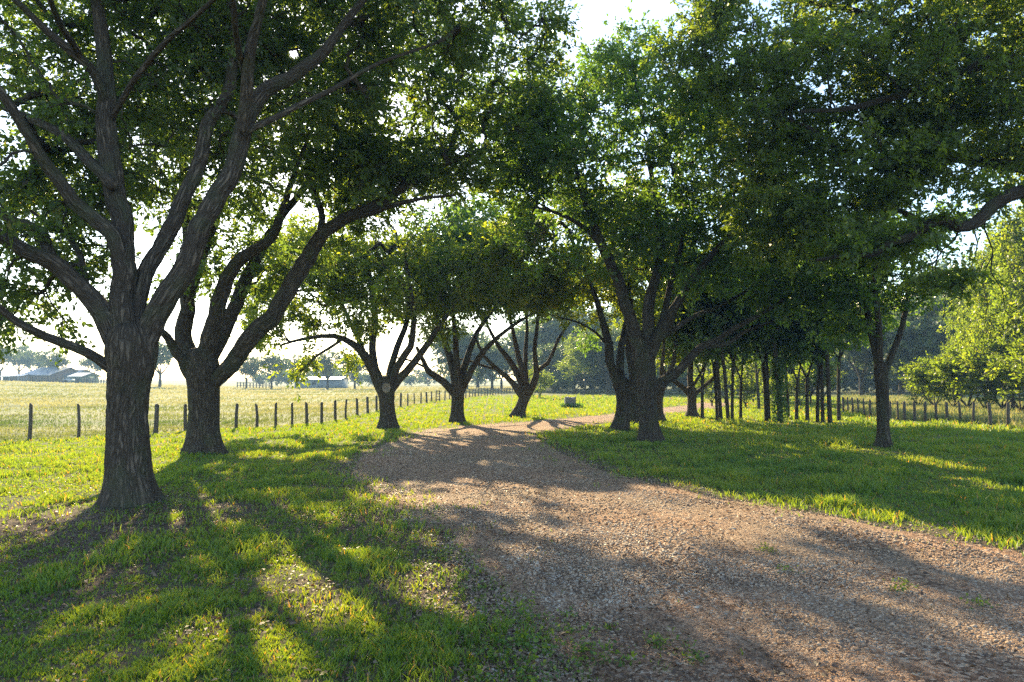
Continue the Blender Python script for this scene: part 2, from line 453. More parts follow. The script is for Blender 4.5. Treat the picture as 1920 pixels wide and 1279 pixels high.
# ------------------------------------------------------------------ windows of sun: ground spots that the photo shows lit, (px, py, radius m)
SPOTS = [(290, 985, 0.24), (330, 975, 0.18), (425, 990, 0.24), (455, 980, 0.16), (560, 1095, 0.40), (610, 1075, 0.28), (630, 1160, 0.36), (500, 1165, 0.26), (540, 1130, 0.24), (760, 1110, 0.40), (800, 1095, 0.28), (720, 1160, 0.24), (500, 930, 0.24), (690, 935, 0.32),
         (760, 915, .6), (850, 935, .7), (950, 925, .7), (1050, 945, .8), (1150, 960, .8), (1250, 955, .85), (1350, 965, .85), (1450, 972, .6), (1560, 990, .55), (1660, 1010, .5), (1770, 1032, .45), (1880, 1055, .4), (1990, 1080, .4),
         (980, 990, .3), (1070, 1005, .35), (1160, 1025, .3), (1000, 1030, .2), (830, 1010, .25), (1400, 1370, .01),
         (1330, 930, .5), (1480, 955, .5), (1640, 985, .5), (1790, 1010, .5), (1890, 920, .5), (1820, 905, .6), (1740, 870, .6),
         (870, 833, .5), (960, 838, .4), (1020, 828, .4), (930, 870, .3), (1130, 812, .5), (1250, 815, .4),
         (660, 850, .8), (560, 860, .6), (600, 835, .8), (480, 855, .5)]
_sr = np.random.default_rng(19)
SPOT_P, SPOT_R = [], []
for a, b, r in SPOTS:                        # each lit patch is broken into several small gaps
    c = gnd(a, b)
    for _ in range(5):
        q = c + np.append(_sr.normal(size=2) * r * .75, 0)
        SPOT_P.append(q); SPOT_R.append(r * (.28 + .35 * _sr.random()))
SPOT_P = np.array(SPOT_P + [[0, 0, CAM_H]]); SPOT_R = np.array(SPOT_R + [.15])
def keep_mask(p):
    k = np.ones(len(p), bool)
    for s, r in zip(SPOT_P, SPOT_R):
        w = p - s
        t = w @ SUN_DIR
        d2 = (w * w).sum(1) - t * t
        k &= ~((t > 0) & (d2 < r * r))
    # nothing hangs right in front of the lens
    k &= np.linalg.norm(p - np.array([0, 0, CAM_H]), axis=1) > 3.2
    return k

# ------------------------------------------------------------------ trees
def pnoise(x, y, per):
    xi = np.floor(x).astype(int); yi = np.floor(y).astype(int)
    fx = x - xi; fy = y - yi
    fx = fx * fx * (3 - 2 * fx); fy = fy * fy * (3 - 2 * fy)
    g = lambda i, j: _perm[(i % per) & 255, j & 255]
    return (g(xi, yi) * (1 - fx) + g(xi + 1, yi) * fx) * (1 - fy) + (g(xi, yi + 1) * (1 - fx) + g(xi + 1, yi + 1) * fx) * fy
class Wood:
    """tapered tubes of one tree's wood"""
    def __init__(s): s.v = []; s.a = []; s.q = []; s.n = 0
    def tube(s, P, R, sides, lump=0.0, flare=None, seed=0, ridge=0.0):
        P = np.asarray(P, float); R = np.asarray(R, float)
        T = np.gradient(P, axis=0); T /= np.maximum(np.linalg.norm(T, axis=1), 1e-9)[:, None]
        ref = np.array([.37, .93, 0.0]) if abs(T[0][2]) > .5 else np.array([0, 0, 1.0])
        N = np.empty_like(P)
        for i, t in enumerate(T):
            ref = ref - t * (ref @ t); ref = ref / max(np.linalg.norm(ref), 1e-9); N[i] = ref
        B = np.cross(T, N)
        ang = np.arange(sides) * 2 * math.pi / sides
        ln = np.concatenate([[0], np.cumsum(np.linalg.norm(np.diff(P, axis=0), axis=1))])
        RR_ = np.repeat(R[:, None], sides, 1)
        if lump:
            RR_ = RR_ * (1 + lump * 2 * (fbm(np.cos(ang)[None] * 1.3 + ln[:, None] * 1.1 + seed * 7.7 + 40, np.sin(ang)[None] * 1.3 + ln[:, None] * .7 + seed * 3.1 + 40) - .5))
        if flare is not None:
            amp, hgt, lobes, ph = flare
            f = np.exp(-ln / hgt)[:, None]
            RR_ = RR_ * (1 + f * amp * (.62 + .45 * np.cos(lobes * ang + ph) + .25 * np.cos((lobes + 2) * ang + ph * 2.3))[None])
        if ridge:
            cells = max(8, int(2 * math.pi * R.max() / .055))
            u = (ang / (2 * math.pi) * cells)[None] + .0 * ln[:, None]
            wv = (pnoise(u * .5, ln[:, None] * 3.0 + seed, max(4, cells // 2)) - .5) * 1.6
            n1 = pnoise(u + wv, ln[:, None] / .17 + seed * 3.3, cells)
            n2 = pnoise(u * 2 + wv, ln[:, None] / .07 + seed * 5.1, cells * 2)
            rg = 1 - np.abs(2 * n1 - 1); rg = np.minimum(1, rg * 1.5)
            RR_ = RR_ + ridge * (rg - .5 + .45 * (n2 - .5)) * np.minimum(1, R[:, None] / .12)
        ring = P[:, None] + (np.cos(ang)[None, :, None] * N[:, None] + np.sin(ang)[None, :, None] * B[:, None]) * RR_[..., None]
        rc = np.minimum(R, R.max())
        rb = np.full(len(P), max(R.max(), .03))
        att = np.stack([np.cos(ang)[None] * rb[:, None], np.sin(ang)[None] * rb[:, None], np.repeat(ln[:, None], sides, 1)], -1) + seed * 1.7
        k = len(P)
        i = np.arange(k - 1)[:, None] * sides + np.arange(sides)[None]
        j = np.arange(k - 1)[:, None] * sides + (np.arange(sides)[None] + 1) % sides
        s.q.append(np.stack([i, j, j + sides, i + sides], -1).reshape(-1, 4) + s.n)
        s.v.append(ring.reshape(-1, 3)); s.a.append(att.reshape(-1, 3)); s.n += k * sides
    def sticks(s, A, B, r):
        """many thin straight three-sided twigs"""
        A = np.asarray(A); B = np.asarray(B); n = len(A)
        d = B - A; d = d / np.maximum(np.linalg.norm(d, axis=1), 1e-9)[:, None]
        u = np.cross(d, [.31, .17, .93]); u /= np.maximum(np.linalg.norm(u, axis=1), 1e-9)[:, None]; w = np.cross(d, u)
        ring = []
        for c, rr in ((A, r), (B, r * .35)):
            for k in range(3):
                t = 2 * math.pi * k / 3
                ring.append(c + (u * math.cos(t) + w * math.sin(t)) * rr)
        v = np.stack(ring, 1).reshape(-1, 3)
        b = np.arange(n)[:, None] * 6 + s.n
        q = np.concatenate([b + np.array([k, (k + 1) % 3, (k + 1) % 3 + 3, k + 3]) for k in range(3)])
        s.v.append(v); s.a.append(v.copy()); s.q.append(q); s.n += len(v)
    def build(s, name, mat, parent):
        return mesh_obj(name, np.concatenate(s.v), [np.concatenate(s.q)], mat, parent, True, {"bark": np.concatenate(s.a)})

def spline(pts, step):
    """Catmull-Rom through rows of any width (x,y,z,r)"""
    pts = np.asarray(pts, float)
    P = np.vstack([2 * pts[0] - pts[1], pts, 2 * pts[-1] - pts[-2]])
    out = []
    for i in range(1, len(P) - 2):
        a, b, c, d = P[i - 1], P[i], P[i + 1], P[i + 2]
        n = max(2, int(np.linalg.norm((c - b)[:3]) / step))
        for t in np.linspace(0, 1, n, endpoint=False):
            out.append(.5 * (2 * b + (c - a) * t + (2 * a - 5 * b + 4 * c - d) * t * t + (3 * b - a - 3 * c + d) * t ** 3))
    out.append(P[-2])
    return np.array(out)

def unit(v):
    return v / np.maximum(np.linalg.norm(v, axis=-1, keepdims=True), 1e-9)

def leaf_mesh(pos, axis, nrm, Ln, Wd, tone):
    n = len(pos)
    axis = unit(axis); side = unit(np.cross(nrm, axis)); nr = np.cross(axis, side)
    Ln = Ln[:, None]; Wd = Wd[:, None]
    fold = Wd * .22
    v = np.stack([pos, pos + axis * Ln * .5 + side * Wd * .5 + nr * fold, pos + axis * Ln, pos + axis * Ln * .5 - side * Wd * .5 + nr * fold], 1).reshape(-1, 3)
    q = np.arange(n * 4).reshape(-1, 4)
    return v, q, np.repeat(tone, 4)

def grow_crown(rng, wood, nodes, ndir, centre, blobs, n_clump, twigs, per_twig, clump_r, leaf, bsides, shade_above=True, min_r=.008, droop=.0, reach=9.0, zmin=None):
    """blobs: (centre xyz, radii xyz, weight). Leaf clumps fill the blobs; every clump is carried by a branch grown from the nearest wood."""
    w = np.array([b[2] for b in blobs], float); w /= w.sum()
    which = rng.choice(len(blobs), n_clump, p=w)
    d = unit(rng.normal(size=(n_clump, 3))) * (rng.random(n_clump) ** .42)[:, None]
    C = np.array([blobs[i][0] for i in which]) + d * np.array([blobs[i][1] for i in which])
    if zmin is not None: C[:, 2] = np.maximum(C[:, 2], zmin + rng.random(n_clump) * .6)
    nodes = [np.asarray(p) for p in nodes]; dirs = [np.asarray(t) for t in ndir]
    NP = np.zeros((len(nodes) + n_clump * 8, 3)); ND = np.zeros_like(NP); cnt = len(nodes)
    NP[:cnt] = nodes; ND[:cnt] = dirs
    d0 = np.array([np.min(((NP[:cnt] - c) ** 2).sum(1)) for c in C])
    order = np.argsort(d0)
    parent = {}; tips = np.zeros(len(NP)); branches = []
    link = np.full(len(NP), -1)
    for ci in order:
        c = C[ci]
        vec = c - NP[:cnt]
        dist = np.linalg.norm(vec, axis=1)
        back = 1 - (vec * ND[:cnt]).sum(1) / np.maximum(dist, 1e-6)
        k = int(np.argmin(dist * (1 + .35 * back)))
        p0 = NP[k]; L = dist[k]
        ctrl = p0 + ND[k] * L * .45 + np.array([0, 0, .10 * L])
        m = 6
        t = np.linspace(0, 1, m + 1)[:, None]
        path = (1 - t) ** 2 * p0 + 2 * t * (1 - t) * ctrl + t * t * c
        path[1:-1] += rng.normal(size=(m - 1, 3)) * L * .035
        branches.append((k, cnt, path))
        tg = unit(np.gradient(path, axis=0))
        NP[cnt:cnt + m] = path[1:]; ND[cnt:cnt + m] = tg[1:]
        link[cnt] = k
        for q in range(1, m): link[cnt + q] = cnt + q - 1
        cnt += m
    load = np.zeros(cnt)
    for (k, s0, path) in branches:
        load[s0 + 5] += 1
    for i in range(cnt - 1, -1, -1):                   # children always come after parents
        if link[i] >= 0: load[link[i]] += load[i]
    base = len(nodes)
    for bi, (k, s0, path) in enumerate(branches):
        ld = load[s0:s0 + 6]
        r = min_r * np.maximum(ld, 1) ** .46
        r = np.concatenate([[r[0] * 1.05], r]); r[-1] *= .6
        wood.tube(path, r, bsides if r[0] < .05 else bsides + 2, seed=bi % 17)
    # twigs and leaves
    cl = np.repeat(C, twigs, 0)
    ctr = np.asarray(centre)
    outw = unit(cl - ctr) * .55
    tw = unit(rng.normal(size=cl.shape) * np.array([1, 1, .62]) + outw + np.array([0, 0, -droop]))
    tl = clump_r * (.55 + .75 * rng.random(len(cl)))
    te = cl + tw * tl[:, None]
    if min_r > .006 or True:
        sel = (rng.random(len(cl)) < .85) & keep_mask(cl) & keep_mask(te)
        wood.sticks(cl[sel], te[sel], min_r * .7)
    n = len(cl) * per_twig
    ti = np.repeat(np.arange(len(cl)), per_twig)
    s = .12 + .95 * rng.random(n) ** .8
    pos = cl[ti] + tw[ti] * (tl[ti] * s)[:, None] + rng.normal(size=(n, 3)) * clump_r * .065
    ax = unit(tw[ti] * .9 + rng.normal(size=(n, 3)) * .6 + np.array([0, 0, -.2]))
    tn = unit(rng.normal(size=cl.shape) * .65 + np.array([0, 0, .9]))
    nr = unit(tn[ti] * .8 + rng.normal(size=(n, 3)) * .45)
    ln = leaf * (.5 + .9 * rng.random(n)); wd = ln * (.38 + .18 * rng.random(n))
    ctone = rng.random(len(C))
    tone = np.clip(.45 * np.repeat(ctone, twigs)[ti] + .55 * rng.random(n), 0, 1)
    tone = np.where(rng.random(n) < .985, tone * .93, 1.0)
    k = keep_mask(pos) & (pos[:, 2] > terrain(pos[:, 0], pos[:, 1]) + .15)
    return pos[k], ax[k], nr[k], ln[k], wd[k], tone[k]

def hero(name, label, cat, group, Y, trunk, limbs, blobs, n_clump, twigs, per_twig, clump_r, leaf, leafm, barkm, seed, sides=18, bsides=5, droop=.1, flare=(.55, .32, 5, .4), extra=None, zmin=2.2, min_r=.009, ridge=0.0, slim=1.0):
    """trunk and limbs traced as (px, py, width px[, depth offset m]); each has its own depth"""
    rng = np.random.default_rng(seed)
    base = gnd(trunk[0][0], trunk[0][1])
    Y = base[1] if Y is None else Y
    root = empty(name, tuple(base), label, cat, group)
    wood = Wood()
    def conv(pl, dy0, dy1):
        out = []
        for i, p in enumerate(pl):
            f = i / max(1, len(pl) - 1)
            yy = Y + dy0 + (dy1 - dy0) * f ** 1.2
            out.append(np.append(at(p[0], p[1], yy), m_of(p[2], yy) / 2 * math.cos(math.atan((p[0] - 960) / FPX))))
        return np.array(out)
    tp = conv(trunk, 0, 0)
    tp = np.vstack([tp[0] - np.array([0, 0, .25, 0]), tp])
    s = spline(tp, .035 if ridge else .09 if Y < 18 else .2)
    e = s[-1].copy(); up = unit(s[-1, :3] - s[-3, :3])
    s = np.vstack([s] + [np.append(e[:3] + up * e[3] * f, e[3] * g) for f, g in ((.22, .93), (.42, .76), (.56, .5), (.62, .02))])
    wood.tube(s[:, :3], s[:, 3], 120 if ridge else sides * 2, .10, flare, seed, ridge)
    nodes, dirs = [], []
    for li, (pl, dy0, dy1) in enumerate(limbs):
        a = conv(pl, dy0, dy1); a[:, 3] *= slim
        s = spline(a, .04 if ridge and a[0, 3] > .07 else .18 if Y < 18 else .35)
        wob = np.stack([fbm(np.linspace(0, np.linalg.norm(s[-1, :3] - s[0, :3]) * 1.3, len(s)) + li * 9 + seed, np.full(len(s), c * 7.0)) - .5 for c in range(3)], 1)
        s[:, :3] += wob * s[:, 3:4] * 1.2 * smooth(0, .2, np.linspace(0, 1, len(s)))[:, None]
        s[:, 3] = np.maximum(s[:, 3], .005)
        t0 = unit(s[1, :3] - s[0, :3]); s = np.vstack([np.append(s[0, :3] - t0 * s[0, 3] * f, s[0, 3] * g) for f, g in ((.5, .03), (.35, .6))] + [s])
        wood.tube(s[:, :3], s[:, 3], (64 if ridge and s[:, 3].max() > .07 else sides) if s[:, 3].max() > .07 else max(6, sides // 2), .10, None, seed + li + 1, ridge * .8 if s[:, 3].max() > .07 else 0)
        tg = unit(np.gradient(s[:, :3], axis=0))
        k0 = int(len(s) * .22); ks = max(1, int(.2 / max(np.linalg.norm(s[-1, :3] - s[-2, :3]), .02)))
        nodes += list(s[k0::ks, :3]); dirs += list(tg[k0::ks])
    B = []
    for b in blobs:
        c = at(b[0], b[1], b[2])
        B.append((c, (b[3], b[4], b[5]), b[6] if len(b) > 6 else b[3] * b[4] * b[5] + 1))
    ctr = np.mean([b[0] for b in B], 0)
    ctr = np.array([base[0], base[1], ctr[2] - 1])
    pos, ax, nr, ln, wd, tone = grow_crown(rng, wood, nodes, dirs, ctr, B, n_clump, twigs, per_twig, clump_r, leaf, bsides, droop=droop, zmin=zmin, min_r=min_r)
    tk = wood.build("trunk", M[barkm], root)
    v, q, t = leaf_mesh(pos, ax, nr, ln, wd, tone)
    mesh_obj("crown", v, [q], M[leafm], root, False, {"tone": t})
    if extra: extra(root, tk, Y)
    return root

AV = "oaks lining the road"
# --- the big oak on the left
hero("oak_tree", "large oak nearest the camera with thick ridged trunk, many limbs spreading over the lawn", "oak tree", AV, None,
  [(243, 946, 100), (241, 900, 88), (239, 850, 82), (239, 780, 77), (242, 730, 82), (247, 690, 92), (248, 655, 100), (247, 630, 92)],
  [([(252, 700, 70), (240, 640, 62), (235, 560, 54), (230, 470, 50), (222, 390, 48), (212, 300, 46), (203, 220, 43), (195, 150, 36), (188, 60, 30), (178, -60, 24), (165, -190, 16)], 0, .6),
   ([(235, 520, 30), (205, 445, 36), (150, 392, 34), (112, 335, 32), (78, 290, 28), (48, 245, 26), (10, 185, 22), (-40, 110, 16)], .05, -1.2),
   ([(212, 350, 24), (180, 312, 27), (145, 278, 25), (100, 245, 22), (40, 215, 18), (-30, 190, 12)], .0, 1.2),
   ([(225, 660, 44), (190, 590, 46), (148, 540, 44), (98, 496, 42), (45, 472, 36), (-5, 442, 32), (-80, 400, 24), (-190, 350, 14)], 0, -.6),
   ([(100, 500, 28), (88, 470, 27), (62, 428, 24), (0, 400, 18), (-70, 350, 12)], -.2, .9),
   ([(168, 555, 14), (160, 525, 17), (152, 480, 16), (128, 445, 13), (98, 425, 10), (60, 395, 7)], 0, .8),
   ([(215, 700, 24), (185, 675, 25), (138, 653, 24), (82, 630, 23), (32, 602, 20), (-10, 565, 17), (-70, 510, 12)], 0, -1.2),
   ([(258, 680, 60), (282, 615, 54), (322, 550, 52), (358, 498, 50), (382, 430, 46), (414, 352, 43), (440, 282, 40), (466, 215, 36), (496, 166, 33), (548, 142, 29), (606, 104, 22), (650, 40, 17), (710, -30, 12), (790, -90, 8)], 0, .8),
   ([(455, 245, 24), (461, 190, 27), (463, 130, 26), (480, 55, 22), (500, -20, 18), (520, -130, 10)], .1, -1.2),
   ([(462, 150, 16), (450, 100, 16), (440, 40, 14), (430, -60, 10)], 0, -1.8),
   ([(250, 650, 26), (258, 585, 32), (271, 510, 36), (302, 458, 36), (340, 390, 34), (370, 312, 31), (390, 237, 28), (424, 176, 24), (442, 80, 19), (432, -20, 14), (425, -120, 9)], 0, 2.0),
   ([(455, 250, 14), (482, 236, 15), (530, 214, 14), (585, 184, 13), (645, 155, 11), (725, 112, 8), (820, 80, 5)], .1, 1.5),
   ([(200, 200, 22), (180, 140, 24), (148, 108, 22), (92, 60, 20), (30, 0, 16), (-40, -70, 10)], .3, -1.0),
   ([(165, 130, 16), (140, 90, 18), (118, 55, 16), (95, 0, 14), (70, -90, 9)], .1, -2.2),
   ([(205, 230, 16), (240, 170, 15), (300, 90, 14), (355, 40, 12), (420, -20, 9)], .3, -1.6)],
  [(150, 120, 11.4, 3.3, 2.2, 1.9), (420, 60, 12.2, 3.2, 2.2, 1.8), (-120, 300, 9.4, 2.6, 2.6, 1.6), (70, 500, 10.4, 1.3, 1.3, .7, 4), (40, 575, 10.0, 1.0, 1.0, .45, 2), (200, -260, 10, 4.6, 4.2, 2.2), (640, 30, 12.0, 2.8, 2.2, 1.6), (330, 270, 12, 2.6, 1.6, 1.2, 9), (860, 20, 11.5, 1.7, 2.0, 1.0, 7), (980, 50, 12.5, .9, 1.3, .7, 3), (550, -220, 10.5, 4, 3.5, 1.8), (40, 360, 11.6, 1.7, 1.4, 1.0, 12), (60, 100, 11.8, 2.4, 1.6, 1.4, 12), (300, 120, 12.4, 2.2, 1.5, 1.3, 13), (560, 100, 12.2, 2.1, 1.6, 1.1, 10)],
  700, 9, 22, .60, .10, 'oak', 'bark', 21, sides=22, bsides=6, zmin=2.6, min_r=.0115, ridge=.028, slim=.86, flare=(1.25, .2, 5, 2.0))
# --- second oak
hero("oak_tree", "second oak behind the nearest left trunk, long limb leaning right toward the road", "oak tree", AV, None,
  [(384, 850, 72), (383, 815, 61), (383, 770, 58), (382, 725, 60), (378, 690, 66), (376, 668, 62)],
  [([(372, 722, 32), (350, 688, 26), (330, 658, 21), (314, 632, 18), (298, 618, 15), (262, 590, 10)], 0, -1),
   ([(374, 705, 36), (352, 655, 36), (344, 610, 34), (352, 570, 30), (362, 520, 26), (350, 440, 22), (345, 350, 17), (340, 250, 12), (330, 150, 8)], 0, 1.5),
   ([(380, 700, 36), (388, 640, 38), (412, 560, 33), (440, 505, 28), (470, 478, 25), (508, 448, 20), (532, 395, 16), (548, 340, 12), (575, 270, 8)], 0, -1.5),
   ([(384, 700, 30), (402, 655, 32), (432, 590, 30), (452, 540, 27), (482, 478, 23), (520, 420, 18), (570, 350, 13), (640, 270, 8)], 0, 2.5),
   ([(388, 730, 30), (415, 700, 36), (450, 660, 38), (492, 612, 38), (535, 555, 36), (572, 490, 33), (600, 448, 29), (642, 412, 25), (700, 385, 21), (760, 352, 16), (830, 312, 10), (900, 280, 6)], 0, -1.0),
   ([(590, 465, 14), (605, 420, 14), (604, 395, 13), (592, 360, 11), (560, 300, 8), (530, 240, 6)], -.4, .6),
   ([(640, 415, 12), (690, 400, 12), (735, 385, 11), (790, 372, 8), (850, 365, 5)], -.5, -2),
   ([(352, 575, 16), (385, 480, 17), (405, 400, 15), (430, 330, 12), (445, 250, 8)], .3, -1)],
  [(480, 240, 16.4, 3.8, 3.8, 2.6), (700, 190, 16.5, 3.6, 3.5, 2.3), (830, 190, 16.8, 3.0, 3.2, 2.0), (600, 370, 16, 2.4, 2.4, .9), (770, 330, 15.8, 1.9, 2.2, .9), (500, -30, 17, 4.8, 4.2, 2.6), (270, 330, 17, 2.8, 2.6, 2.2), (960, 150, 17.2, 1.8, 2.2, 1.6), (430, 500, 17.2, 1.8, 1.4, 1.0, 5), (760, -40, 17, 3, 3, 1.8), (690, 330, 16.6, 1.9, 2, .8, 16), (560, 300, 17, 2.4, 2.4, 1.2, 16), (840, 330, 16.4, 1.1, 1.6, .6, 6), (440, 420, 17.5, 1.8, 1.6, .8, 8), (520, 520, 17.5, 1.3, 1.4, .6, 3), (610, 480, 17.5, 1.0, 1.2, .5, 2)],
  560, 9, 22, .70, .13, 'oak', 'bark', 22, sides=18, zmin=3.2, ridge=.026, slim=.88, flare=(.9, .22, 5, .9))
# --- third: pruned knot
def knot(root, tk, Y):
    c = at(725, 727, Y - .36)
    v = []; n = 18
    for r, dz in ((.155, .0), (.165, -.06), (.10, -.075), (.055, -.02), (.0, -.0)):
        for k in range(n):
            t = 2 * math.pi * k / n
            v.append((c[0] + r * math.cos(t) * .92, c[1] + dz, c[2] + r * math.sin(t) * 1.15))
    q = [[a * n + k, a * n + (k + 1) % n, (a + 1) * n + (k + 1) % n, (a + 1) * n + k] for a in range(4) for k in range(n)]
    o = mesh_obj("knot", np.array(v), [np.array(q)], M['knot'], root, True)
    o.parent = tk
hero("oak_tree", "oak with a round pruned knot below its fork, beside the left edge of the road", "oak tree", AV, None,
  [(727, 802, 36), (727, 785, 30), (726, 765, 29), (725, 745, 31), (723, 725, 38), (723, 715, 36)],
  [([(720, 738, 22), (706, 712, 20), (697, 685, 18), (684, 662, 16), (662, 644, 13), (625, 629, 10), (575, 634, 7), (525, 648, 4)], 0, -1.2),
   ([(640, 637, 6), (622, 650, 6), (592, 668, 5), (572, 690, 4), (560, 700, 3)], -.7, -1.2),
   ([(716, 722, 15), (703, 690, 15), (700, 655, 14), (704, 610, 13), (700, 560, 10), (690, 500, 7)], 0, .5),
   ([(727, 725, 14), (731, 690, 13), (744, 650, 12), (762, 600, 10), (770, 550, 7)], 0, 1.5),
   ([(728, 725, 14), (745, 690, 14), (768, 650, 13), (775, 615, 11), (772, 560, 9), (760, 490, 6)], 0, -1.0),
   ([(730, 735, 17), (752, 708, 16), (778, 678, 14), (804, 642, 12), (830, 605, 9), (860, 560, 6)], 0, .4),
   ([(684, 664, 9), (665, 620, 9), (640, 570, 7), (610, 520, 5)], -.2, 1.5)],
  [(720, 550, 25.6, 4.2, 3.6, 1.7), (620, 590, 25, 2.6, 2.6, 1.0), (562, 680, 24.2, .8, .8, .55, 2.0), (530, 625, 24.6, 1.3, 1.3, .6, 2), (800, 560, 26, 2.2, 2.6, 1.6), (690, 460, 26, 3.8, 3.8, 1.6), (600, 510, 26.5, 2.5, 3, 1.5), (640, 660, 25, 1.0, 1.0, .4, 1.5), (740, 440, 26, 3.0, 3, 1.2), (560, 560, 25.5, 1.8, 2, 1), (520, 560, 26, 1.8, 2, 1.1, 8), (580, 470, 27, 2.2, 2.5, 1.2, 10), (500, 640, 25.5, 1.2, 1.4, .5, 2.5), (700, 355, 26.6, 3.0, 3, 1.5), (545, 590, 25.6, 1.5, 1.8, .8, 7), (610, 540, 26, 1.6, 1.8, .9, 7)],
  480, 8, 18, .75, .16, 'oak_gold', 'bark', 23, sides=12, bsides=4, zmin=1.5, extra=knot)
hero("oak_tree", "oak between the knotted oak and the leaning oak, long bough slanting right", "oak tree", AV, None,
  [(857, 792, 30), (857, 775, 24), (858, 750, 23), (858, 730, 26), (858, 715, 26)],
  [([(853, 740, 14), (834, 714, 14), (806, 696, 12), (794, 678, 9), (780, 650, 6)], 0, -1),
   ([(853, 720, 15), (848, 680, 14), (834, 645, 12), (826, 615, 9), (812, 570, 6)], 0, .8),
   ([(858, 715, 14), (858, 680, 13), (856, 645, 11), (850, 600, 8), (848, 550, 6)], 0, -1),
   ([(861, 715, 14), (874, 675, 13), (886, 640, 10), (905, 608, 8), (935, 570, 5)], 0, 1.2),
   ([(864, 735, 14), (876, 708, 13), (890, 684, 11), (906, 660, 10), (932, 634, 8), (968, 606, 6), (1012, 578, 4)], 0, -.8),
   ([(800, 690, 5), (770, 676, 4), (740, 670, 3)], -.5, -.5)],
  [(850, 535, 29, 3.2, 3.0, 1.4), (850, 480, 30, 2.6, 3, 1.7), (890, 450, 30, 1.8, 2, 1.4), (790, 565, 29, 1.7, 2, .8), (930, 550, 29, 1.8, 2.2, .8), (850, 410, 31, 1.8, 2, .9), (820, 520, 30, 2.4, 2.5, 1.6)],
  280, 8, 18, .8, .18, 'oak_lush', 'bark', 24, sides=10, bsides=4, zmin=3.0, min_r=.011)
hero("oak_tree", "oak with its trunk leaning right at the road bend, boughs curved like a vase", "oak tree", AV, None,
  [(970, 782, 28), (976, 765, 20), (982, 748, 20), (987, 735, 24), (989, 728, 24)],
  [([(980, 745, 13), (968, 725, 12), (950, 707, 10), (926, 688, 8), (906, 664, 6), (890, 630, 4)], 0, -1),
   ([(930, 692, 5), (905, 686, 4.5), (880, 677, 4), (850, 672, 3)], -.5, -1),
   ([(983, 730, 13), (968, 695, 12), (946, 665, 10), (930, 640, 7), (912, 605, 5)], 0, 1),
   ([(984, 725, 12), (976, 690, 11), (968, 650, 9), (960, 615, 7), (950, 575, 5)], 0, -.8),
   ([(987, 722, 10), (985, 690, 9), (985, 655, 8), (988, 620, 6), (985, 580, 4)], 0, 1),
   ([(992, 738, 14), (1003, 712, 13), (1008, 695, 11), (1002, 655, 8), (1008, 612, 7), (1009, 575, 5)], 0, -.5),
   ([(1004, 700, 8), (1018, 686, 8), (1032, 673, 7), (1042, 648, 6), (1054, 625, 5), (1068, 605, 4)], 0, .8)],
  [(985, 550, 33, 3.2, 3, .8), (980, 525, 34, 2.8, 3, 1.0), (1050, 540, 33, 1.8, 2, .9), (915, 550, 33, 1.8, 2, .9), (1090, 640, 33.5, 1.0, 1.2, .5, 1.5)],
  170, 8, 18, .8, .19, 'oak_lush', 'bark_warm', 25, sides=10, bsides=4, zmin=3.0, min_r=.011)
# --- right side
hero("oak_tree", "tall oak right of the road with flared dark trunk and a low bough sweeping right", "oak tree", AV, None,
  [(1219, 828, 48), (1217, 800, 37), (1215, 765, 35), (1213, 725, 38), (1211, 690, 37), (1210, 660, 33)],
  [([(1207, 705, 26), (1198, 670, 28), (1189, 632, 26), (1180, 586, 24), (1166, 545, 23), (1145, 502, 21), (1128, 462, 18), (1112, 415, 16), (1095, 375, 12), (1080, 310, 8)], 0, -.8),
   ([(1128, 465, 10), (1098, 430, 9), (1060, 405, 7), (1010, 390, 4)], -.4, -1.5),
   ([(1211, 670, 26), (1215, 610, 24), (1224, 545, 20), (1238, 480, 16), (1232, 390, 12), (1215, 300, 8)], 0, 1.2),
   ([(1214, 680, 22), (1230, 640, 22), (1254, 608, 20), (1270, 565, 17), (1300, 520, 14), (1345, 465, 11), (1400, 410, 7)], 0, -1),
   ([(1219, 650, 14), (1245, 590, 13), (1256, 530, 11), (1280, 450, 9), (1300, 370, 6)], 0, 1.5),
   ([(1216, 745, 20), (1238, 722, 20), (1262, 706, 19), (1290, 675, 17), (1316, 652, 15), (1346, 640, 13), (1382, 614, 11), (1422, 592, 9), (1468, 562, 6)], 0, -1),
   ([(1325, 650, 9), (1365, 645, 9), (1392, 625, 8), (1430, 610, 6), (1490, 590, 4)], -.5, .5),
   ([(1232, 640, 10), (1290, 600, 9), (1350, 575, 7), (1410, 540, 5), (1470, 500, 4)], 0, .8)],
  [(1150, 300, 19.2, 3.2, 3.0, 2.0), (1050, 330, 18.6, 1.9, 2.4, 1.1), (990, 440, 18.5, 1.2, 1.6, .6, 3), (1250, 430, 20, 3.2, 3, 1.5), (1390, 500, 19.2, 2.4, 2.4, 1.1), (1230, 210, 20, 2.8, 3, 1.5), (1350, 320, 19.5, 3.0, 3, 2.0), (1450, 560, 19.5, 1.6, 1.6, .8), (1160, 120, 20, 1.2, 1.4, .8, 6), (1060, 210, 19, 1.6, 1.8, 1.2), (950, 340, 18.6, 1.4, 1.8, .9, 6), (960, 230, 19, 1.3, 1.6, 1.0, 5), (1420, 430, 20, 2, 2, 1.2, 8)],
  470, 9, 20, .72, .14, 'oak_lush', 'bark_dark', 26, sides=16, zmin=3.6)
